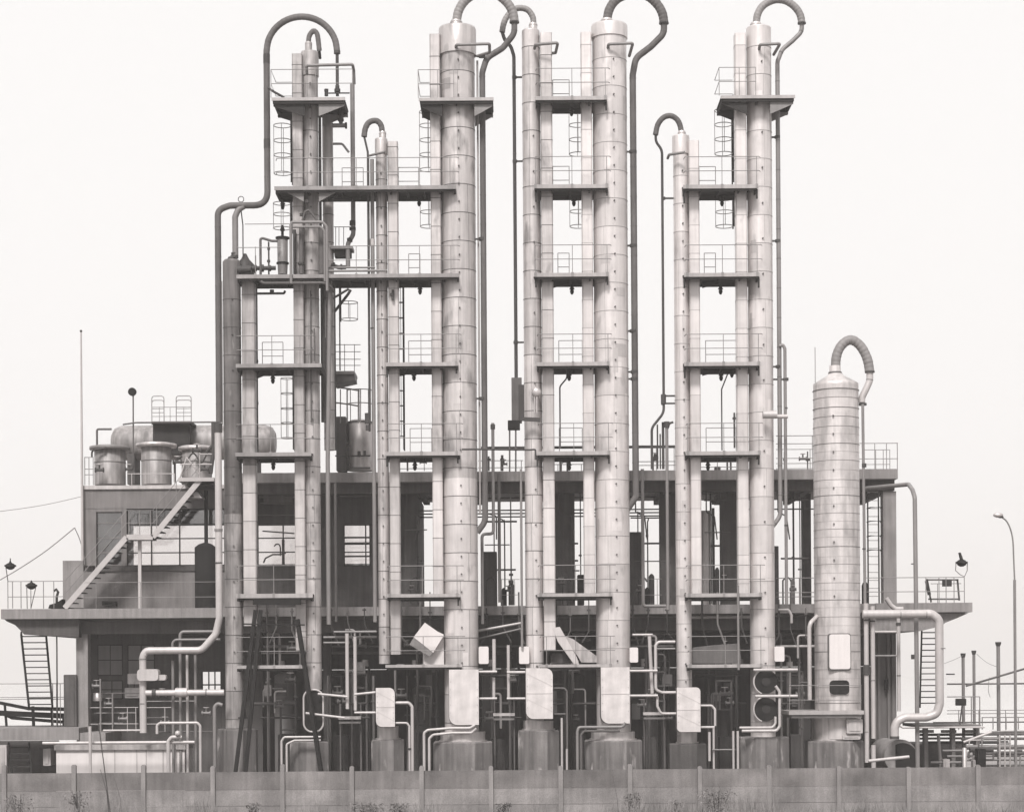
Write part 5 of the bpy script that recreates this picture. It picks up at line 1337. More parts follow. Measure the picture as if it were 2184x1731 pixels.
m = MB(); m.prism([(W(x, y, 72).x, W(x, y, 72).z) for x, y in ((712, 798), (756, 798), (757, 810), (714, 820))], 72.0, 73.1); m.build('bracket', K['pipe_m'], t)
m = MB()
for y_ in (735, 750, 766, 779): bar(m, W(712, y_, 72), W(769, y_, 72), 0.014)
for x_ in (735, 756): bar(m, W(x_, 734, 72), W(x_, 791, 72), 0.014)
m.build('railing', K['rail'], t)
t = thing('round_railing', 'curved railing floating past the stained column above the grey tank', 'railing', W(742, 900, 73))
m = MB()
for y_ in (828, 861): m.tube([W(702, y_ - 3, 72.6), W(720, y_ - 2, 72.4), W(745, y_ + 1, 72.5), W(766, y_ + 5, 73.0)], 0.03, 6)
for x_ in (726, 740, 764, 769): bar(m, W(x_, 830, 72.5), W(x_, 902, 72.5), 0.022)
m.build('rails', K['rail'], t)

# long caged ladder by the banded column and others on this storey
def ladder2(label, x0, x1, y0, y1, Y, step, cage=None):
    t = thing('ladder', label, 'ladder', W((x0 + x1) / 2, y1, Y))
    for x in (x0, x1):
        m = MB(); a = W(x, y1, Y); b = W(x, y0, Y); b.x = a.x; m.beam(a, b, 0.05, 0.04); m.build('stile', K['steel'], t)
    y = y1 - step; m = MB()
    while y > y0: bar(m, W(x0, y, Y), W(x1, y, Y), 0.014); y -= step
    m.build('rungs', K['rail'], t)
    for y_ in cage or ():
        m = MB(); a = W(x0 - 3, y_, Y); b = W(x1 + 3, y_, Y)
        m.tube([a, a + Vector((0.05, -0.5, 0)), b + Vector((-0.05, -0.5, 0)), b], 0.022, 6); m.build('hoop', K['steel'], t)
    return t
ladder2('ladder standing in the open storey beside the concrete leg past the banded column', 1852, 1875, 1046, 1288, 74.2, 17, (1053, 1084, 1113, 1144, 1174))
# ---------------------------------------------------------------- stair on the left facade
t = thing('stair', 'pale steel stair climbing the left facade with a landing half way', 'stair', W(140, 1297, 73.6))
pts = [(138, 1296), (270, 1145), (326, 1145), (426, 1024)]
for yy, nm in ((73.5, 'K'), (74.3, 'k')):
    for (p, q) in zip(pts[:-1], pts[1:]):
        m = MB(); m.beam(W(*p, yy), W(*q, yy), 0.05, 0.20, up=Vector((0, 0, 1))); m.build('stringer', K['rail_l' if yy < 74 else 'steel'], t)
for (p, q) in ((pts[0], pts[1]), (pts[2], pts[3])):
    n = int(hypot(q[0] - p[0], q[1] - p[1]) / 14)
    for k in range(n):
        u = (k + 0.5) / n; a = W(p[0] + (q[0] - p[0]) * u, p[1] + (q[1] - p[1]) * u + 5, 73.55)
        m = MB(); m.box(a.x - 0.13, a.x + 0.13, 73.53, 74.27, a.z - 0.02, a.z + 0.01); m.build('tread', K['steel'], t)
m = MB(); a = W(270, 1147, 73.5); b = W(326, 1150, 73.5); m.box(a.x, b.x, 73.53, 74.27, b.z, a.z); m.build('landing', K['steel'], t)
m = MB(); a = W(298, 1150, 73.9); m.box(a.x - 0.06, a.x + 0.06, 73.84, 73.96, W(298, 1297, 73.9).z, a.z); m.build('landing_post', K['rail_l'], t)
m = MB()
for yy in (73.5, 74.3):
    for off in (30, 57):
        m.tube([W(x, y - off, yy) for x, y in pts], 0.014, 6)
    for (p, q) in zip(pts[:-1], pts[1:]):
        for u in (0.08, 0.5, 0.92):
            x = p[0] + (q[0] - p[0]) * u; y = p[1] + (q[1] - p[1]) * u; bar(m, W(x, y, yy), W(x, y - 57, yy), 0.014)
m.build('handrail', K['rail'], t)
t = thing('stair_landing', 'top landing of the pale steel stair beside the sooty column', 'landing', W(440, 1060, 73.6))
m = MB(); m.pbox(380, 1018, 456, 1026, 73.4, 1.6); m.build('floor', K['rail_l'], t)
m = MB(); m.pbox(400, 1030, 456, 1037, 73.6, 1.2); m.build('underframe', K['steel'], t)
m = MB(); m.prism([(W(x, y, 73.9).x, W(x, y, 73.9).z) for x, y in ((398, 1062), (432, 1062), (420, 1046), (408, 1046))], 73.8, 74.6); m.build('lamp_hood', K['clad_m'], t)
m = MB()
for p, q in (((384, 1018), (398, 975)), ((398, 975), (426, 1012)), ((426, 1020), (426, 965)), ((426, 968), (452, 968)), ((384, 990), (452, 990))): bar(m, W(*p, 73.7), W(*q, 73.7), 0.025)
m.build('railing', K['rail_l'], t)

# stairs that run away from the camera below the slab ends
def backstair(label, xl0, xr0, yb, xl1, xr1, yt, Y0, Y1, step, rail=True):
    t = thing('stair', label, 'stair', W((xl0 + xr0) / 2, yb, Y0))
    n = int((yb - yt) / step)
    for a, b in (((xl0, yb, Y0), (xl1, yt, Y1)), ((xr0, yb, Y0), (xr1, yt, Y1))):
        m = MB(); m.beam(W(*a), W(*b), 0.06, 0.2); m.build('stringer', K['black'], t)
    for k in range(n):
        u = (k + 0.5) / n
        y = yb + (yt - yb) * u; Y = Y0 + (Y1 - Y0) * u
        a = W(xl0 + (xl1 - xl0) * u, y, Y); b = W(xr0 + (xr1 - xr0) * u, y, Y)
        m = MB(); m.box(a.x, b.x, Y - 0.12, Y + 0.12, a.z - 0.02, a.z + 0.02); m.build('tread', K['steel'], t)
    if rail:
        m = MB()
        for a, b in (((xl0, yb - 55, Y0), (xl1, yt - 20, Y1)), ((xr0, yb - 55, Y0), (xr1, yt - 20, Y1))): m.tube([W(*a), W(*b)], 0.02, 6)
        m.build('handrail', K['steel'], t)
    return t
backstair('open steel stair under the outer left end of the slab', 62, 112, 1508, 45, 98, 1350, 73.2, 75.6, 12.2, False)
backstair('open steel stair under the far end of the slab behind the fat pipe', 1962, 2006, 1505, 1966, 2000, 1342, 73.6, 76, 12, True)
backstair('short lower stair under the landing at the outer left corner', 28, 68, 1668, 18, 62, 1586, 71.5, 73, 12, False)

# ---------------------------------------------------------------- low structures on the left
m = MB(); m.pbox(-60, 1552, 168, 1578, 72.3, 4.0); m.pbox(168, 1562, 225, 1584, 72.4, 3.0)
tag(m.build('low_landing', K['conc']), 'low concrete landing in front of the first pillar', 'landing')
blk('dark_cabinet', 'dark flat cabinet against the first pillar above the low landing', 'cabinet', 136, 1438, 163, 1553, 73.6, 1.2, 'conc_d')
P('thin post holding up the outer left slab end', [(121, 1350), (123, 1551)], 3.2, 'pipe_d', 73.5)
railing('dark low railing by the stair under the left slab end', ((110, 137), (0, 160)), (1457, 1486, 1490), (113, 121, 129), 1552, 74.2)
t = thing('truss', 'dark sloping truss low at the outer left edge', 'truss', W(60, 1552, 75))
m = MB()
for p, q, w in (((-40, 1490), (60, 1510), 0.12), ((-40, 1500), (25, 1530), 0.1), ((25, 1530), (150, 1540), 0.12), ((60, 1510), (160, 1512), 0.14), ((-40, 1518), (160, 1527), 0.2), ((10, 1500), (14, 1548), 0.08), ((70, 1505), (72, 1552), 0.1), ((110, 1510), (112, 1552), 0.08), ((135, 1520), (136, 1552), 0.08)):
    m.beam(W(*p, 75), W(*q, 75), w, w)
m.build('members', K['black'], t)
blk('pale_cabinet', 'pale small cabinet under the low landing', 'cabinet', 92, 1596, 108, 1632, 73, 0.6, 'clad_l')
blk('pale_cabinet', 'pale panel at the outermost left edge under the landing', 'panel', -14, 1588, 14, 1660, 72.2, 0.4, 'clad_m')
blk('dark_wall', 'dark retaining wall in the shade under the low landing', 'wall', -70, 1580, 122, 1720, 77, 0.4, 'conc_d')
# white tank in sections
t = thing('flat_tank', 'long low white tank in seamed sections behind the fence', 'tank', W(256, 1690, 69.6))
m = MB(); a = W(120, 1640, 69.6); b = W(394, 1640, 69.6); zt = W(256, 1598, 69.6).z
m.box(a.x, b.x, 69.6, 71.2, 0, zt); m.build('body', K['white'], t)
m = MB(); m.box(a.x - 0.05, b.x + 0.05, 69.5, 71.3, zt + 0.003, zt + 0.18); m.build('lid', K['clad_d'], t)
for px in (192, 245, 292, 312, 348):
    m = MB(); x = W(px, 1640, 69.6).x; m.box(x - 0.012, x + 0.012, 69.585, 69.598, 0, zt); m.build('joint', K['seam_l'], t)
P('thin cane leaning in front of the white tank', [(210, 1540, 66), (236, 1740, 66)], 2.2, 'pipe_d', 66)
P('low pale pipe behind the white tank', [(220, 1557), (305, 1557)], 4.5, 'pipe_l', 72.5)
P('upright thin pole in the yard by the shaded windows', [(214, 1447), (214, 1560)], 4, 'pipe_g', 73.8)
P('second upright pale pole in the yard by the shaded windows', [(240, 1478), (241, 1548)], 4, 'pipe_g', 73.9)
cyl('small_drum', 'small pale drum on legs in the yard shade', 'drum', 199, 218, 1478, 1494, 74.5, 'clad_m', 3)

# ---------------------------------------------------------------- dim pipework in the shaded bays
BAYS = [('bay behind the A-frame legs', 548, 646), ('bay of the pale upright pair', 688, 802), ('bay under the tilted white sheets', 834, 945), ('bay between grey tower and narrow column', 1018, 1115),
        ('bay under the fallen duct pieces', 1162, 1266), ('bay between bright tower and slim bright column', 1342, 1438), ('bay of the leaning grey sheet', 1478, 1598), ('bay before the banded column', 1652, 1736)]
ORD = ['topmost', 'second', 'third', 'fourth', 'fifth', 'lowest']
rb = random.Random(21)
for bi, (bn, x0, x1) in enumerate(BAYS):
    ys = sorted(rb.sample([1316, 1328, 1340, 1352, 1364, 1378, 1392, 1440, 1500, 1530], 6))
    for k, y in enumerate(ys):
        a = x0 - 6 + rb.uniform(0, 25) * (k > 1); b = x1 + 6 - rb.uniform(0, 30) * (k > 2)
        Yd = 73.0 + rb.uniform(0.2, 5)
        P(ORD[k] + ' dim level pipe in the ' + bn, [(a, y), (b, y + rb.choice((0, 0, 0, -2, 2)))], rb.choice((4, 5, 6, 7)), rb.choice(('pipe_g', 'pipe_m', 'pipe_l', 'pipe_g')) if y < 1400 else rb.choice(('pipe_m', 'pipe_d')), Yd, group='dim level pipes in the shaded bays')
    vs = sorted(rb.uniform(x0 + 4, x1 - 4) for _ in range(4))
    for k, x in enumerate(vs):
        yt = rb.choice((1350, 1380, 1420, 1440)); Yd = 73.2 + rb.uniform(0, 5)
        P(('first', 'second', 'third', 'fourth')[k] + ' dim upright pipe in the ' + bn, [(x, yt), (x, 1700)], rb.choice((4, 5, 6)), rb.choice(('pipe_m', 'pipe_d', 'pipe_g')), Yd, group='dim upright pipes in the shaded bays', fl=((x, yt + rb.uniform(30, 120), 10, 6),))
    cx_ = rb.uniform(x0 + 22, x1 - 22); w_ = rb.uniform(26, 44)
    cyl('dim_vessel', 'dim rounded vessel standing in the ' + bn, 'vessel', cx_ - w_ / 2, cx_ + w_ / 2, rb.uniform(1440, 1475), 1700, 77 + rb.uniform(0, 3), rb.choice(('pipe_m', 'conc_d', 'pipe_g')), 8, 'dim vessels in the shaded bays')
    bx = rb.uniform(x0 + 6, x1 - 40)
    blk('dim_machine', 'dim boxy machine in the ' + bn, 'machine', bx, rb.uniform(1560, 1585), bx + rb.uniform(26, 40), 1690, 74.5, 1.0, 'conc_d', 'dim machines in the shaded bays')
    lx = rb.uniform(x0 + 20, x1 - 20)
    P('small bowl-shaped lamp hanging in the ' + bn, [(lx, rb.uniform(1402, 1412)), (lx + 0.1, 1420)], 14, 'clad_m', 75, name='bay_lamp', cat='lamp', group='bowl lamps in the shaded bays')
for x0, x1, y, l in ((1052, 1098, 1523, 'pale level beam between the grey tower and narrow column feet'), (1372, 1420, 1521, 'pale level beam between bright tower and slim bright column feet'), (722, 770, 1530, 'pale level beam under the upright pair of pipes')):
    t = thing('low_trestle', l, 'beam', W(x0, y, 70.2)); m = MB(); m.pbox(x0, y - 3, x1, y + 3, 70.0, 0.3); m.build('beam', K['pipe_l'], t)
    m = MB(); m.pbox(x0 + 1, y + 8, x1 - 1, y + 12, 70.0, 0.3); m.build('lower_beam', K['pipe_g'], t)
    for x in (x0 + 1, x1 - 3):
        m = MB(); a = W(x, y, 70.1); m.box(a.x, a.x + 0.05, 70.31, 70.4, 0, a.z + 0.5); m.build('post', K['pipe_m'], t)
P('long sloping pale pipe between the grey tower and the conduit', [(1018, 1345), (1112, 1328)], 5.5, 'pipe_l', 71.5)
P('second sloping pipe under the first between the grey tower and the conduit', [(1018, 1362), (1112, 1340)], 4, 'pipe_g', 72)

# platform at the foot of the banded column
t = thing('platform', 'low ring deck with thin rails round the foot of the banded column', 'platform', W(1760, 1530, 69.3), 'decks bridging the columns')
m = MB(); m.pbox(1683, 1515, 1843, 1523, 68.7, 2.4); m.build('edge_strip', K['fascia'], t)
m = MB(); m.pbox(1688, 1524, 1838, 1530, 68.8, 2.2); m.build('underframe', K['fascia_d'], t)
m = MB()
for y_ in (1461, 1492): m.tube([W(1683, y_, 68.8), W(1838, y_, 68.8)], 0.013, 6)
m.build('railing', K['rail'], t)
for x in (1684, 1745, 1836):
    m = MB(); bar(m, W(x, 1515, 68.8), W(x, 1461, 68.8), 0.013); m.build('railing_post', K['rail'], t)
blk('hanging_box', 'pale square box under the low ring deck', 'box', 1806, 1533, 1840, 1563, 69.0, 0.5, 'clad_l')
blk('foot_bracket', 'pale low bracket under the hanging box', 'bracket', 1797, 1567, 1835, 1576, 69.1, 0.4, 'conc_l')

# ---------------------------------------------------------------- floodlights, cables
def flood(label, x, y, Y, s=1.0, tilt=0.2):
    c = W(x, y, Y); r = M(11 * s, Y)
    t = thing('floodlight', label, 'floodlight', c - Vector((0, 0, r)), 'dark floodlights at the slab ends')
    m = MB(); m.lathe((c.x, Y), [(r * 0.3, c.z - r * 0.75), (r * 0.75, c.z - r * 0.5), (r, c.z), (r * 0.75, c.z + r * 0.35), (r * 0.25, c.z + r * 0.6), (r * 0.1, c.z + r * 1.0)], 18); m.build('lamp_bowl', K['black'], t)
    m = MB(); m.lathe((c.x, Y), [(r * 1.12, c.z - 0.03), (r * 1.12, c.z + 0.03)], 18); m.build('rim', K['steel'], t)
    return t
t = flood('lens-shaped dark floodlight high at the outermost left edge', 22, 1206, 72)
m = MB(); bar(m, W(22, 1195, 72.0), W(22, 1190, 72), 0.02); bar(m, W(12, 1206, 72.02), W(17, 1239, 73.3), 0.015); m.build('bracket', K['steel'], t)
t = flood('lens-shaped dark floodlight over the left slab railing', 67, 1248, 72.6)
m = MB(); bar(m, W(57, 1249, 72.6), W(58, 1297, 73.3), 0.015); bar(m, W(77, 1249, 72.6), W(66, 1297, 73.3), 0.015); m.build('bracket', K['rail'], t)
t = flood('tilted dark floodlight in a wire yoke over the far slab corner', 2051, 1199, 73.3, 1.05)
m = MB(); m.tube([W(2039, 1199, 73.3), W(2038, 1216, 73.3), W(2048, 1225, 73.3), W(2057, 1229, 73.3), W(2063, 1216, 73.3), W(2063, 1199, 73.3)], 0.018, 6); m.build('yoke', K['rail'], t)
m = MB(); m.prism([(W(x, y, 73.3).x, W(x, y, 73.3).z) for x, y in ((2045, 1178), (2048, 1178), (2053, 1192), (2048, 1192))], 73.2, 73.4); m.build('visor', K['steel'], t)
def cable(label, pts, Y, r=0.014, mk='rail'):
    m = MB(); cv = catmull([W(p[0], p[1], p[2] if len(p) > 2 else Y)[:] for p in pts], 8); m.tube([Vector(p) for p in cv], r, 5)
    return tag(m.build('cable', K[mk]), label, 'cable', 'slack cables in the sky')
cable('faint upper cable reaching the mast from the left edge', [(-80, 1098), (0, 1090), (90, 1077), (176, 1058)], 74.8, 0.012)
cable('lower cable rising to a peak before the facade corner', [(-80, 1272), (0, 1236), (90, 1180), (159, 1125)], 74.8, 0.02)
cable('short cable falling from the peak to the facade corner', [(159, 1125), (170, 1150), (178, 1180), (181, 1203)], 74.8, 0.02)
t = thing('drain_valve', 'small dark valve with curled handle on the left slab end', 'valve', W(118, 1297, 74))
m = MB(); m.tube([W(121, 1290, 74), W(121, 1272, 74), W(124, 1262, 74), W(120, 1256, 74), W(115, 1260, 74)], 0.05, 8); m.build('handle', K['steel'], t)
m = MB(); m.prism([(W(x, y, 74).x, W(x, y, 74).z) for x, y in ((104, 1297), (107, 1289), (122, 1285), (134, 1277), (134, 1297))], 73.9, 74.4); m.build('body', K['black'], t)
blk('low_box', 'low dark box on the slab before the facade', 'box', 217, 1281, 245, 1291, 74.2, 0.5, 'black')

# ---------------------------------------------------------------- far side, beyond the row
t = thing('street_lamp', 'tall slim street lamp bending over at the far end of the site', 'street lamp', W(2167, 1660, 74))
a = W(2167, 1700, 74); a.z = 0; b = W(2163, 1236, 74); b.x = a.x
m = MB(); m.tube([a, b], M(6.2, 74) / 2, 12); m.build('pole', K['pipe_g'], t)
m = MB(); cv = [b, W(2162, 1190, 74), W(2160, 1150, 74), W(2154, 1125, 74), W(2146, 1110, 74), W(2137, 1103, 74)]
m.tube([Vector(p) for p in catmull([tuple(q) for q in cv], 5)], M(3.4, 74) / 2, 8); m.build('arm', K['pipe_g'], t)
m = MB(); c = W(2129, 1098, 74); m.ball(c, M(11, 74), M(6, 74), M(5.5, 74), 14, 8); m.build('lamp_head', K['clad_m'], t)
m = MB(); c = W(2134, 1102, 74); m.ball(c, M(7, 74), M(4, 74), M(2.6, 74), 12, 6); m.build('lens', K['pipe_d'], t)
def stack(label, x, w, yt, Y, cap=1.6):
    t = thing('vent_post', label, 'post', W(x, 1660, Y), 'capped posts at the far end')
    a = W(x, 1690, Y); a.z = 0; b = W(x, yt, Y); b.x = a.x
    m = MB(); m.tube([a, b], M(w, Y) / 2, 12); m.build('pole', K['pipe_g'], t)
    m = MB(); r = M(w, Y) / 2 * cap; m.lathe((a.x, Y), [(r * 0.7, b.z - 0.12), (r, b.z), (r, b.z + 0.05)], 12); m.build('cap', K['pipe_d'], t)
stack('capped post nearest the fat pipe, the shortest of three', 2056, 7, 1395, 80)
stack('middle capped post of three beyond the fat pipe', 2079, 6.5, 1389, 84)
stack('tallest capped post, next to the street lamp', 2131, 8, 1371, 80)
P('dark level pipe strung between the capped posts', [(2020, 1458), (2420, 1456)], 3.5, 'pipe_m', 80)
P('grey pipe sloping up past the street lamp', [(2060, 1462), (2085, 1455), (2200, 1421)], 4.5, 'pipe_m', 79.5, 0.3)
P('short dark stub pointing out past the fat pipe', [(2018, 1437), (2036, 1437)], 3, 'pipe_d', 79)
cable('slack cable between the middle and tallest capped posts', [(2083, 1394, 84), (2105, 1412, 83), (2128, 1422, 80)], 82, 0.01)
cable('slack cable from the fat pipe to the shortest capped post', [(2014, 1414, 74), (2035, 1406, 77), (2054, 1397, 80)], 77, 0.01)
cable('drooping lead hanging from the sloping grey pipe', [(2110, 1444, 79.5), (2108, 1470, 79.5), (2112, 1486, 79.5)], 79.5, 0.012)
railing('far railing behind the capped posts', ((2020, 2420),), (1513, 1520), (2045, 2088, 2145, 2230, 2310, 2400), 1556, 82, r=0.018)
railing('near railing on the pipe bridge at the far end', ((2095, 2420),), (1528,), (2095, 2118, 2146, 2172, 2240, 2320, 2400), 1555, 78, r=0.022)
railing('tall frame railing behind the small far board', ((2020, 2090),), (1485,), (2072, 2090), 1550, 79, r=0.022)
blk('sign_board', 'small blank dark board on a leaning leg near the capped posts', 'board', 2038, 1489, 2061, 1504, 78.5, 0.05, 'steel')
P('leaning leg of the small dark board', [(2052, 1504), (2046, 1550)], 3, 'pipe_m', 78.6)
m = MB(); m.pbox(1962, 1545, 2092, 1551, 78, 3.5)
for x in (1972, 2030, 2082): m.pbox(x, 1552, x + 8, 1700, 78.5, 0.4)
for x in (1962, 2010, 2058): m.pbox(x, 1556, x + 30, 1562, 78.6, 0.3)
tag(m.build('pipe_bridge', K['conc']), 'low concrete pipe bridge beyond the round tunnel mouth', 'bridge')
for k, (x0, x1, y, w_, mk) in enumerate(((1962, 2400, 1566, 6, 'pipe_m'), (1962, 2130, 1574, 5, 'pipe_g'), (1970, 2150, 1583, 7, 'pipe_d'), (2040, 2390, 1596, 5, 'pipe_l'), (2030, 2390, 1612, 4, 'pipe_g'), (1990, 2400, 1540, 3, 'pipe_m'))):
    P(('highest', 'second', 'third', 'fourth', 'fifth', 'upper thin')[k] + ' long pipe racked below the pipe bridge', [(x0, y), (x1, y)], w_, mk, 79 + 0.3 * k, group='long pipes below the pipe bridge')
blk('dark_shed', 'dark low shed behind the round tunnel mouth', 'shed', 1960, 1586, 2062, 1670, 82.5, 3, 'conc_d')
P('slanting pale strut under the pipe bridge', [(2001, 1565), (2007, 1640)], 7, 'pipe_g', 77.5)
for i, (p, q, w_, k_, Yq) in enumerate((((2055, 1582), (2115, 1560), 6, 'pipe_l', 76), ((2115, 1560), (2420, 1556), 5, 'pipe_g', 76), ((2060, 1592), (2420, 1590), 9, 'pipe_g', 77), ((2075, 1606), (2420, 1603), 8, 'pipe_m', 76.5), ((2050, 1575), (2420, 1572), 6, 'pipe_m', 78), ((2060, 1620), (2420, 1618), 5, 'pipe_g', 76))):
    P(('pale sloping', 'upper level', 'thick grey level', 'dark level', 'hidden level', 'lowest level')[i] + ' pipe in the bundle under the street lamp', [p, q], w_, k_, Yq, group='pipe bundle at the far end')
for i, x in enumerate((2132, 2143, 2154)):
    P(('first', 'second', 'third')[i] + ' thin pale upright in the bundle under the street lamp', [(x, 1566), (x, 1690)], 3.2, 'pipe_l', 75.5, group='thin uprights at the far end')
cyl('pale_drum', 'short pale drum beside the far fence post', 'drum', 2053, 2062, 1595, 1690, 74.5, 'clad_l', 2)
blk('dark_cabinet', 'dark cabinet by the far fence post', 'cabinet', 2086, 1596, 2103, 1690, 74.6, 0.5, 'black')
P('dark thick pipe body in the far bundle', [(2068, 1598), (2118, 1596)], 12, 'pipe_d', 75.6)
blk('pale_box', 'small pale box low in the far bundle', 'box', 2012, 1618, 2026, 1650, 76, 0.4, 'clad_l')
blk('pale_box', 'second small pale box near the street lamp foot', 'box', 2076, 1620, 2084, 1650, 75, 0.4, 'clad_l')

# ---------------------------------------------------------------- more small pipework in the shade and on the slab
rc = random.Random(77)
NTH = ['first', 'second', 'third', 'fourth', 'fifth', 'sixth', 'seventh', 'eighth']
def valve(label, x, y, Y, s=1.0, mk='pipe_m', grp=None):
    c = W(x, y, Y); u = M(1, Y) * s
    t = thing('valve', label, 'valve', c, grp)
    m = MB(); m.tube([c + Vector((-7 * u, 0, 0)), c + Vector((7 * u, 0, 0))], 2.6 * u, 10); m.tube([c, c + Vector((0, 0, 9 * u))], 1.6 * u, 8); m.build('body', K[mk], t)
    for q in (-7, 7):
        m = MB(); m.tube([c + Vector(((q - 1) * u, 0, 0)), c + Vector(((q + 1) * u, 0, 0))], 4.4 * u, 12); m.build('flange', K[mk], t)
    m = MB(); w_ = c + Vector((0, 0, 10 * u)); m.tube([w_ + Vector((5 * u * cos(2 * pi * k / 14), 5 * u * sin(2 * pi * k / 14), 0)) for k in range(14)], 0.7 * u, 5, closed=True)
    m.build('handwheel', K['rail_l'], t)
    return t
for bi, (bn, x0, x1) in enumerate(BAYS):
    for k in range(3):
        valve(NTH[k] + ' small handwheel valve in the ' + bn, rc.uniform(x0 + 12, x1 - 12), rc.choice((1378, 1432, 1452, 1478, 1500, 1532)) + rc.uniform(-5, 5), 72.6 + rc.uniform(0, 3), rc.uniform(0.9, 1.5), rc.choice(('pipe_g', 'pipe_m')), 'small valves in the shaded bays')
    for k in range(3):
        x = rc.uniform(x0 + 8, x1 - 30); y = rc.uniform(1340, 1500); w_ = rc.uniform(18, 50); h_ = rc.uniform(25, 90)
        pts = [(x, y + h_), (x, y), (x + w_, y)] if rc.random() < 0.5 else [(x, y), (x + w_ * 0.6, y), (x + w_ * 0.6, y + h_)]
        P(NTH[k] + ' bent small pipe in the ' + bn, pts, rc.choice((3.5, 4.5, 5.5)), rc.choice(('pipe_g', 'pipe_m', 'pipe_l')), 72.8 + rc.uniform(0, 3), 0.12, group='bent small pipes in the shaded bays')
    x = rc.uniform(x0 + 5, x1 - 38); y = rc.uniform(1425, 1500)
    t = thing('pipe_rack', 'light steel frame standing in the ' + bn, 'frame', W(x, 1640, 74), 'steel frames in the shaded bays')
    for q in (0, 32):
        m = MB(); a_ = W(x + q, y, 74); m.beam((a_.x, 74, 0), (a_.x, 74, a_.z), 0.07, 0.07); m.build('post', K['pipe_m'], t)
    for q in (0, 30, 62):
        m = MB(); m.beam(W(x, y + q, 73.95), W(x + 32, y + q, 73.95), 0.05, 0.05); m.build('crossbar', K['pipe_m'], t)
SB = [('storey bay behind the short grey riser', 862, 920), ('storey bay between grey tower and narrow column', 1024, 1112), ('storey bay before the bright tower', 1186, 1244), ('storey bay between bright tower and slim column', 1348, 1442),
      ('storey bay before the end tower', 1500, 1574), ('storey bay before the banded column', 1656, 1732)]
for bn, x0, x1 in SB:
    for k in range(2):
        x = rc.uniform(x0 + 4, x1 - 4)
        P(NTH[k] + ' thin upright in the ' + bn, [(x, rc.choice((1049, 1090, 1130))), (x, 1288)], rc.choice((2.5, 3.2, 4.2)), rc.choice(('pipe_m', 'pipe_d')), 74.6 + rc.uniform(0, 4), group='thin uprights in the open storey', fl=((x, rc.uniform(1180, 1260), 7, 5),))
    valve('small valve above the slab in the ' + bn, rc.uniform(x0 + 10, x1 - 10), rc.uniform(1225, 1275), 74.5, rc.uniform(0.8, 1.2), 'pipe_m', 'valves on the slabs')
    valve('small valve on the roof above the ' + bn, rc.uniform(x0 + 10, x1 - 10), rc.uniform(975, 995), 75.5, rc.uniform(0.8, 1.3), 'pipe_m', 'valves on the slabs')
    xx = rc.uniform(x0 + 2, x0 + 14)
    P('cranked pipe in the ' + bn, [(xx, 1049), (xx, 1092), (xx + rc.uniform(12, 30), 1100), (xx + rc.uniform(12, 30), 1150)], 3, 'pipe_m', 76, 0.1)
for k, (x0, x1, y, w_) in enumerate(((510, 540, 1012, 4), (552, 628, 1060, 3.5), (555, 622, 1072, 2.5), (722, 795, 1045, 3), (724, 792, 1058, 4), (550, 630, 1098, 3))):
    P(NTH[k] + ' level pipe fixed to the recessed wall behind the stained columns', [(x0, y), (x1, y)], w_, 'pipe_g', 76.8)
t = thing('wall_plate', 'pale oblong plate on the recessed wall between the stained columns', 'plate', W(590, 1072, 76.9))
m = MB(); m.pbox(562, 1052, 624, 1074, 76.9, 0.08); m.build('plate', K['conc'], t)
m = MB(); m.pbox(560, 1050, 626, 1052, 76.88, 0.1); m.build('drip_edge', K['steel'], t)
for k, (pts, w_) in enumerate((([(585, 1165), (588, 1160), (596, 1160), (598, 1168), (598, 1185)], 3), ([(562, 1200), (566, 1190), (582, 1182), (598, 1184), (610, 1178)], 3.5), ([(604, 1150), (604, 1205)], 6), ([(560, 1132), (628, 1137)], 3))):
    P(NTH[k] + ' dark pipe seen against the middle window band', pts, w_, 'pipe_d', 75.8, 0.1)
for k, (y, dy) in enumerate(((1146, 3), (1158, 2), (1186, -3))):
    P(NTH[k] + ' dark pipe crossing the single far window', [(734, y), (790, y + dy)], 4, 'pipe_d', 75.8)
# things hung round the fourth and fifth decks
P('bundle of small pipes and gauges low on the slim bright column, first', [(1402, 905), (1402, 930), (1398, 960), (1398, 1000)], 3.5, 'pipe_d', 71, fl=((1398, 975, 8, 14),))
P('bundle of small pipes and gauges low on the slim bright column, second', [(1408, 925), (1408, 1000)], 3, 'pipe_d', 71.2)
P('small pump dome on the roof rail before the end tower', [(1530, 995), (1530, 1012)], 14, 'pipe_m', 75.2)
P('bright pipe stub low on the slab before the banded column', [(1660, 1300), (1682, 1303), (1688, 1312), (1688, 1328)], 6, 'pipe_l', 72.6, 0.1)
P('dark brackets pipe left of the end tower riser', [(1566, 880), (1563, 900), (1567, 955)], 4, 'pipe_d', 70.2, fl=((1566, 892, 8, 4),))

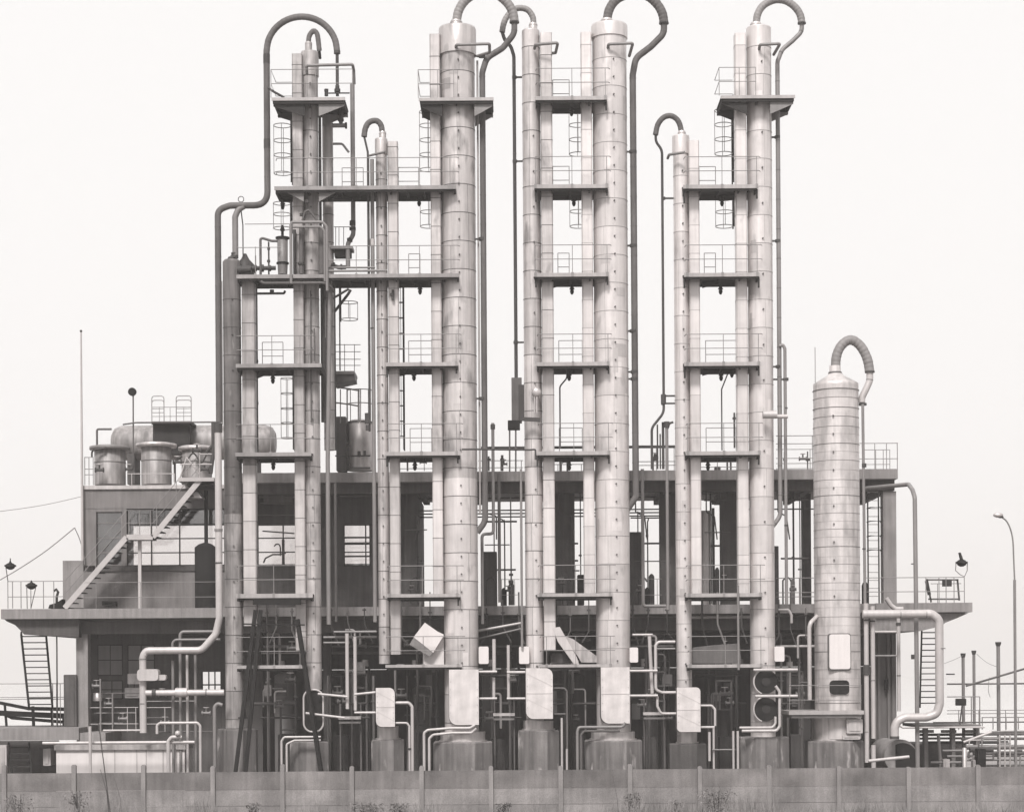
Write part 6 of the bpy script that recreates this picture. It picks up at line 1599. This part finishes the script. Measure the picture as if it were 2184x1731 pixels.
# pale instruments and cabinets glimpsed in the shade, and gear on the roofs
for bi, (bn, x0, x1) in enumerate(BAYS):
    for k in range(3):
        x = rc.uniform(x0, x1 - 24); y = rc.uniform(1395, 1500)
        blk('meter_box', NTH[k] + ' dim grey meter box in the ' + bn, 'box', x, y, x + rc.uniform(10, 24), y + rc.uniform(14, 36), 74 + rc.uniform(0, 4), 0.15, rc.choice(('conc', 'pipe_g', 'pipe_m')), 'dim grey meter boxes in the shaded bays')
for k, (x, y, s_) in enumerate(((212, 1002, 1.2), (275, 1000, 1.0), (378, 985, 1.2), (420, 960, 1.3), (436, 1000, 1.1))):
    valve(NTH[k] + ' small valve among the stubby roof tanks', x, y, 75.6, s_, 'pipe_d', 'valves among the roof tanks')
for k, (pts, w_) in enumerate((([(196, 975), (200, 960), (224, 955)], 4), ([(373, 1028), (374, 985), (388, 972)], 5), ([(455, 900), (455, 960), (449, 1010)], 9), ([(440, 965), (462, 940)], 7), ([(400, 980), (412, 962), (430, 990), (440, 970)], 3.5))):
    P(NTH[k] + ' small dark pipe fitted round the stubby roof tanks', pts, w_, 'pipe_d', 75.8, 0.15)
for k, (x0, x1, y) in enumerate(((190, 300, 1478), (200, 290, 1520), (305, 360, 1530), (310, 420, 1495), (212, 262, 1542), (330, 460, 1560))):
    P(NTH[k] + ' level pipe in the yard shade behind the lagged valve', [(x0, y), (x1, y)], rc.choice((3, 4)), rc.choice(('pipe_g', 'pipe_m')), 74.6)
for k, (x, y) in enumerate(((232, 1500), (206, 1462), (262, 1532), (346, 1480), (352, 1540), (440, 1520))):
    valve(NTH[k] + ' small valve in the yard shade behind the lagged valve', x, y, 74.2, 1.2, 'pipe_g', 'valves in the yard shade')
blk('pale_cabinet', 'pale cabinet half hidden behind the lagged valve', 'cabinet', 272, 1436, 300, 1458, 75.6, 0.4, 'clad_m')
blk('pale_cabinet', 'second pale cabinet low behind the upright bend pipe', 'cabinet', 266, 1466, 298, 1488, 75.4, 0.4, 'conc')
for k in range(9):
    x = rc.uniform(2062, 2180); y = rc.uniform(1572, 1625)
    P(NTH[k % 8] + (' small' if k < 8 else ' tiny') + ' bent pipe in the far bundle', [(x, y + rc.uniform(10, 40)), (x, y), (x + rc.uniform(12, 40), y)], rc.choice((3, 4, 5)), rc.choice(('pipe_g', 'pipe_m', 'pipe_l')), 75 + rc.uniform(0, 2), 0.12, group='small bent pipes in the far bundle')
for k, (x0, x1, y) in enumerate(((2010, 2060, 1600), (2020, 2090, 1612), (1985, 2050, 1625), (2100, 2400, 1632))):
    P(NTH[k] + ' low level pipe by the dark shed at the far end', [(x0, y), (x1, y)], 5, 'pipe_g', 76.2)

for k, (bn, x0, x1) in enumerate(SB):
    for q in range(3):
        y = rc.choice((1062, 1110, 1135, 1160, 1195, 1215)) + rc.uniform(-6, 6)
        P(NTH[q] + ' level small pipe in the ' + bn, [(x0 + rc.uniform(0, 10), y), (x1 - rc.uniform(0, 25), y)], rc.choice((2.5, 3, 4)), 'pipe_m', 75 + rc.uniform(0, 5), group='thin level pipes in the open storey')
    P('hooked small pipe in the ' + bn, [(x0 + 14, 1288), (x0 + 14, 1236), (x0 + 26, 1230), (x0 + 32, 1240)], 3.5, 'pipe_d', 74.8, 0.1)
    x = rc.uniform(x0 + 6, x1 - 22)
    cyl('small_vessel', 'small upright vessel in the ' + bn, 'vessel', x, x + rc.uniform(9, 16), rc.uniform(1215, 1250), 1290, 76, rc.choice(('pipe_m', 'pipe_d')), 6)
    for q in range(2):
        x = rc.uniform(x0 + 5, x1 - 5)
        P(NTH[q] + ' stand pipe on the roof above ' + bn, [(x, 1004), (x, rc.uniform(962, 985))], rc.choice((3, 4, 6)), 'pipe_m', 75.5, fl=((x, 980, 9, 5),))

for bi, (bn, x0, x1) in enumerate(BAYS):
    for q in range(3):
        x = x0 + (x1 - x0) * (q + 0.5) / 3 + rc.uniform(-10, 10); y0 = rc.choice((1262, 1278, 1296)); 
        P(NTH[q] + ' small pipe crossing the slab edge in the ' + bn, [(x, y0), (x, 1325 + rc.uniform(0, 40)), (x + rc.choice((-14, 12, 18)), 1368 + rc.uniform(0, 12))], rc.choice((2.5, 3.5, 4.5)), rc.choice(('pipe_g', 'pipe_m', 'pipe_d')), 72.7, 0.1, group='small pipes crossing the slab edge', fl=((x, 1300 + rc.uniform(0, 14), 8, 4),))

tag(TANGLE.build('pipe_tangle', [K[k] for k in TK], org=Vector((0, 75, 0))), 'tangle of the smallest dim pipes in the shaded bays', 'pipes', kind='stuff')
# ================================================================ concrete fence
YFN = 67.5
rngf = random.Random(3)
t = thing('concrete_fence', 'low stained concrete panel fence with slim posts along the whole front', 'fence', (0, YFN, 0))
posts = [(10 + 148.2 * k) for k in range(-6, 24)]
for k, px in enumerate(posts):
    a = W(px, 1645, YFN); zt = W(px, 1632 if k % 5 else 1629, YFN).z
    m = MB(); w = 0.075
    m.prism([(a.x - w, 0), (a.x + w, 0), (a.x + w, zt - 0.04), (a.x + w * 0.5, zt), (a.x - w * 0.5, zt), (a.x - w, zt - 0.04)], YFN - 0.13, YFN + 0.05)
    po = m.build('post', K['post'], t); po.rotation_euler = (0, rngf.uniform(-0.003, 0.003), 0)
    if k < len(posts) - 1:
        b = W(posts[k + 1], 1645, YFN)
        ztop = (W(1092, 1641.5, YFN).z)
        m = MB()
        zz = ztop
        n = 0
        while zz > 0.1:
            z2 = max(0.0, zz - (0.62 if n == 0 else 0.55))
            off = 0.0 if n % 2 == 0 else 0.012
            m.mi = 0 if n == 0 else 1; m.tone = rngf.uniform(-0.12, 0.12)
            m.box(a.x + w + 0.003, b.x - w - 0.003, YFN - 0.03 - off, YFN + 0.03, z2 + 0.008, zz)
            zz = z2; n += 1
        m.build('panel', [K['fence'], K['fence_l']], t)

# ---------------------------------------------------------------- weeds in front of the fence
rw = random.Random(5)
def blades(m, x, y, z0, h, n, spread, w=0.012):
    for _ in range(n):
        a = rw.uniform(0, 2 * pi); s = rw.uniform(0.1, 1) * spread; hh = h * rw.uniform(0.45, 1.0)
        bx, by = x + rw.uniform(-0.1, 0.1), y + rw.uniform(-0.1, 0.1)
        p0 = Vector((bx, by, z0)); p1 = Vector((bx + cos(a) * s * 0.4, by + sin(a) * s * 0.4, z0 + hh * 0.6)); p2 = Vector((bx + cos(a) * s, by + sin(a) * s, z0 + hh))
        e = Vector((w, 0, 0))
        m.add([p0 - e, p0 + e, p1 + e * 0.8, p1 - e * 0.8, p2 + e * 0.15, p2 - e * 0.15], [(0, 1, 2, 3), (3, 2, 4, 5)])
def leafy(m, x, y, z0, h, rad, n):
    for _ in range(n):
        a = rw.uniform(0, 2 * pi); q = rw.random() ** 0.6
        hh = z0 + h * rw.uniform(0.25, 1.0)
        p = Vector((x + cos(a) * rad * q * (0.4 + 0.6 * (hh - z0) / h), y + sin(a) * rad * q, hh)); s = rw.uniform(0.02, 0.06)
        u = Vector((rw.uniform(-1, 1), rw.uniform(-1, 1), rw.uniform(-0.6, 1))).normalized() * s; v = u.cross(Vector((rw.uniform(-1, 1), rw.uniform(-1, 1), rw.uniform(-1, 1)))).normalized() * s * 0.5
        m.add([p - u, p + v, p + u, p - v], [(0, 1, 2, 3)])
m = MB()
for _ in range(1500):
    x = rw.uniform(-18.5, 18.5); y = rw.uniform(65.3, 67.2)
    blades(m, x, y, 0, rw.uniform(0.25, 0.95) * (1.12 + 0.2 * sin(x * 1.7) + (0.25 if x < -10 else 0) + (0.15 if 3 < x < 9 else 0)), 7, 0.4)
tag(m.build('weeds', K['weed']), 'dry tangled weeds along the foot of the fence', 'weeds', kind='stuff')
for (px, top, rad, n, mk, l) in ((540, 1712, 0.26, 160, 'weed', 'small dark round bush low before the fence under the A-frame legs'), (785, 1712, 0.7, 420, 'weed', 'wide dark bush low before the fence near the grey tower'),
                                 (850, 1712, 0.4, 260, 'weed', 'paler bush joining the wide dark one'), (1350, 1690, 0.35, 160, 'weed', 'thin pale bush before the fence at the bright tower'),
                                 (1530, 1682, 0.8, 180, 'weed', 'tall sparse bush before the fence at the end tower bay'), (165, 1688, 0.5, 140, 'weed', 'sparse bush before the fence at the white tank'),
                                 (1075, 1712, 0.3, 120, 'weed_d', 'small scrubby bush at the middle fence post'), (40, 1694, 0.6, 140, 'weed', 'sparse bush at the left end of the fence'), (1440, 1706, 0.35, 120, 'weed', 'low scrub between the two far bushes')):
    Yb = 66.6; a = W(px, top, Yb)
    t = thing('bush', l, 'bush', (a.x, Yb, 0), 'scrubby bushes before the fence')
    m = MB(); leafy(m, a.x, Yb, 0, a.z, rad, n * 3); m.build('leaves', K[mk], t)
    m = MB()
    for _ in range(12):
        q = rw.uniform(0, 2 * pi); s = rad * rw.uniform(0.2, 0.8)
        m.tube([Vector((a.x, Yb, 0)), Vector((a.x + cos(q) * s * 0.5, Yb + sin(q) * s * 0.4, a.z * 0.55)), Vector((a.x + cos(q) * s, Yb + sin(q) * s * 0.6, a.z * rw.uniform(0.8, 1.05)))], [0.012, 0.009, 0.004], 5)
    m.build('stems', K['weed_d'], t)
for (p0, p1, p2, r, l) in (((236, 1760), (228, 1690), (214, 1640), 0.018, 'thick bare stalk leaning before the fence at the white tank'), ((262, 1760), (256, 1700), (243, 1655), 0.009, 'thin bare stalk beside the thick leaning one'), ((160, 1760), (168, 1715), (152, 1686), 0.012, 'short crooked stalk near the left fence posts'), ((1322, 1760), (1316, 1700), (1306, 1652), 0.008, 'pale wisp of a stalk before the wide bright tower plinth'), ((1560, 1760), (1545, 1700), (1530, 1668), 0.01, 'bent stalk in the sparse tall bush')):
    m = MB(); a = W(p0[0], 1740, 66.3); a.z = 0
    m.tube([a, W(*p1, 66.3), W(*p2, 66.3)], [r, r * 0.8, r * 0.4], 5); tag(m.build('stalk', K['weed_d']), l, 'stalk', 'bare stalks before the fence')
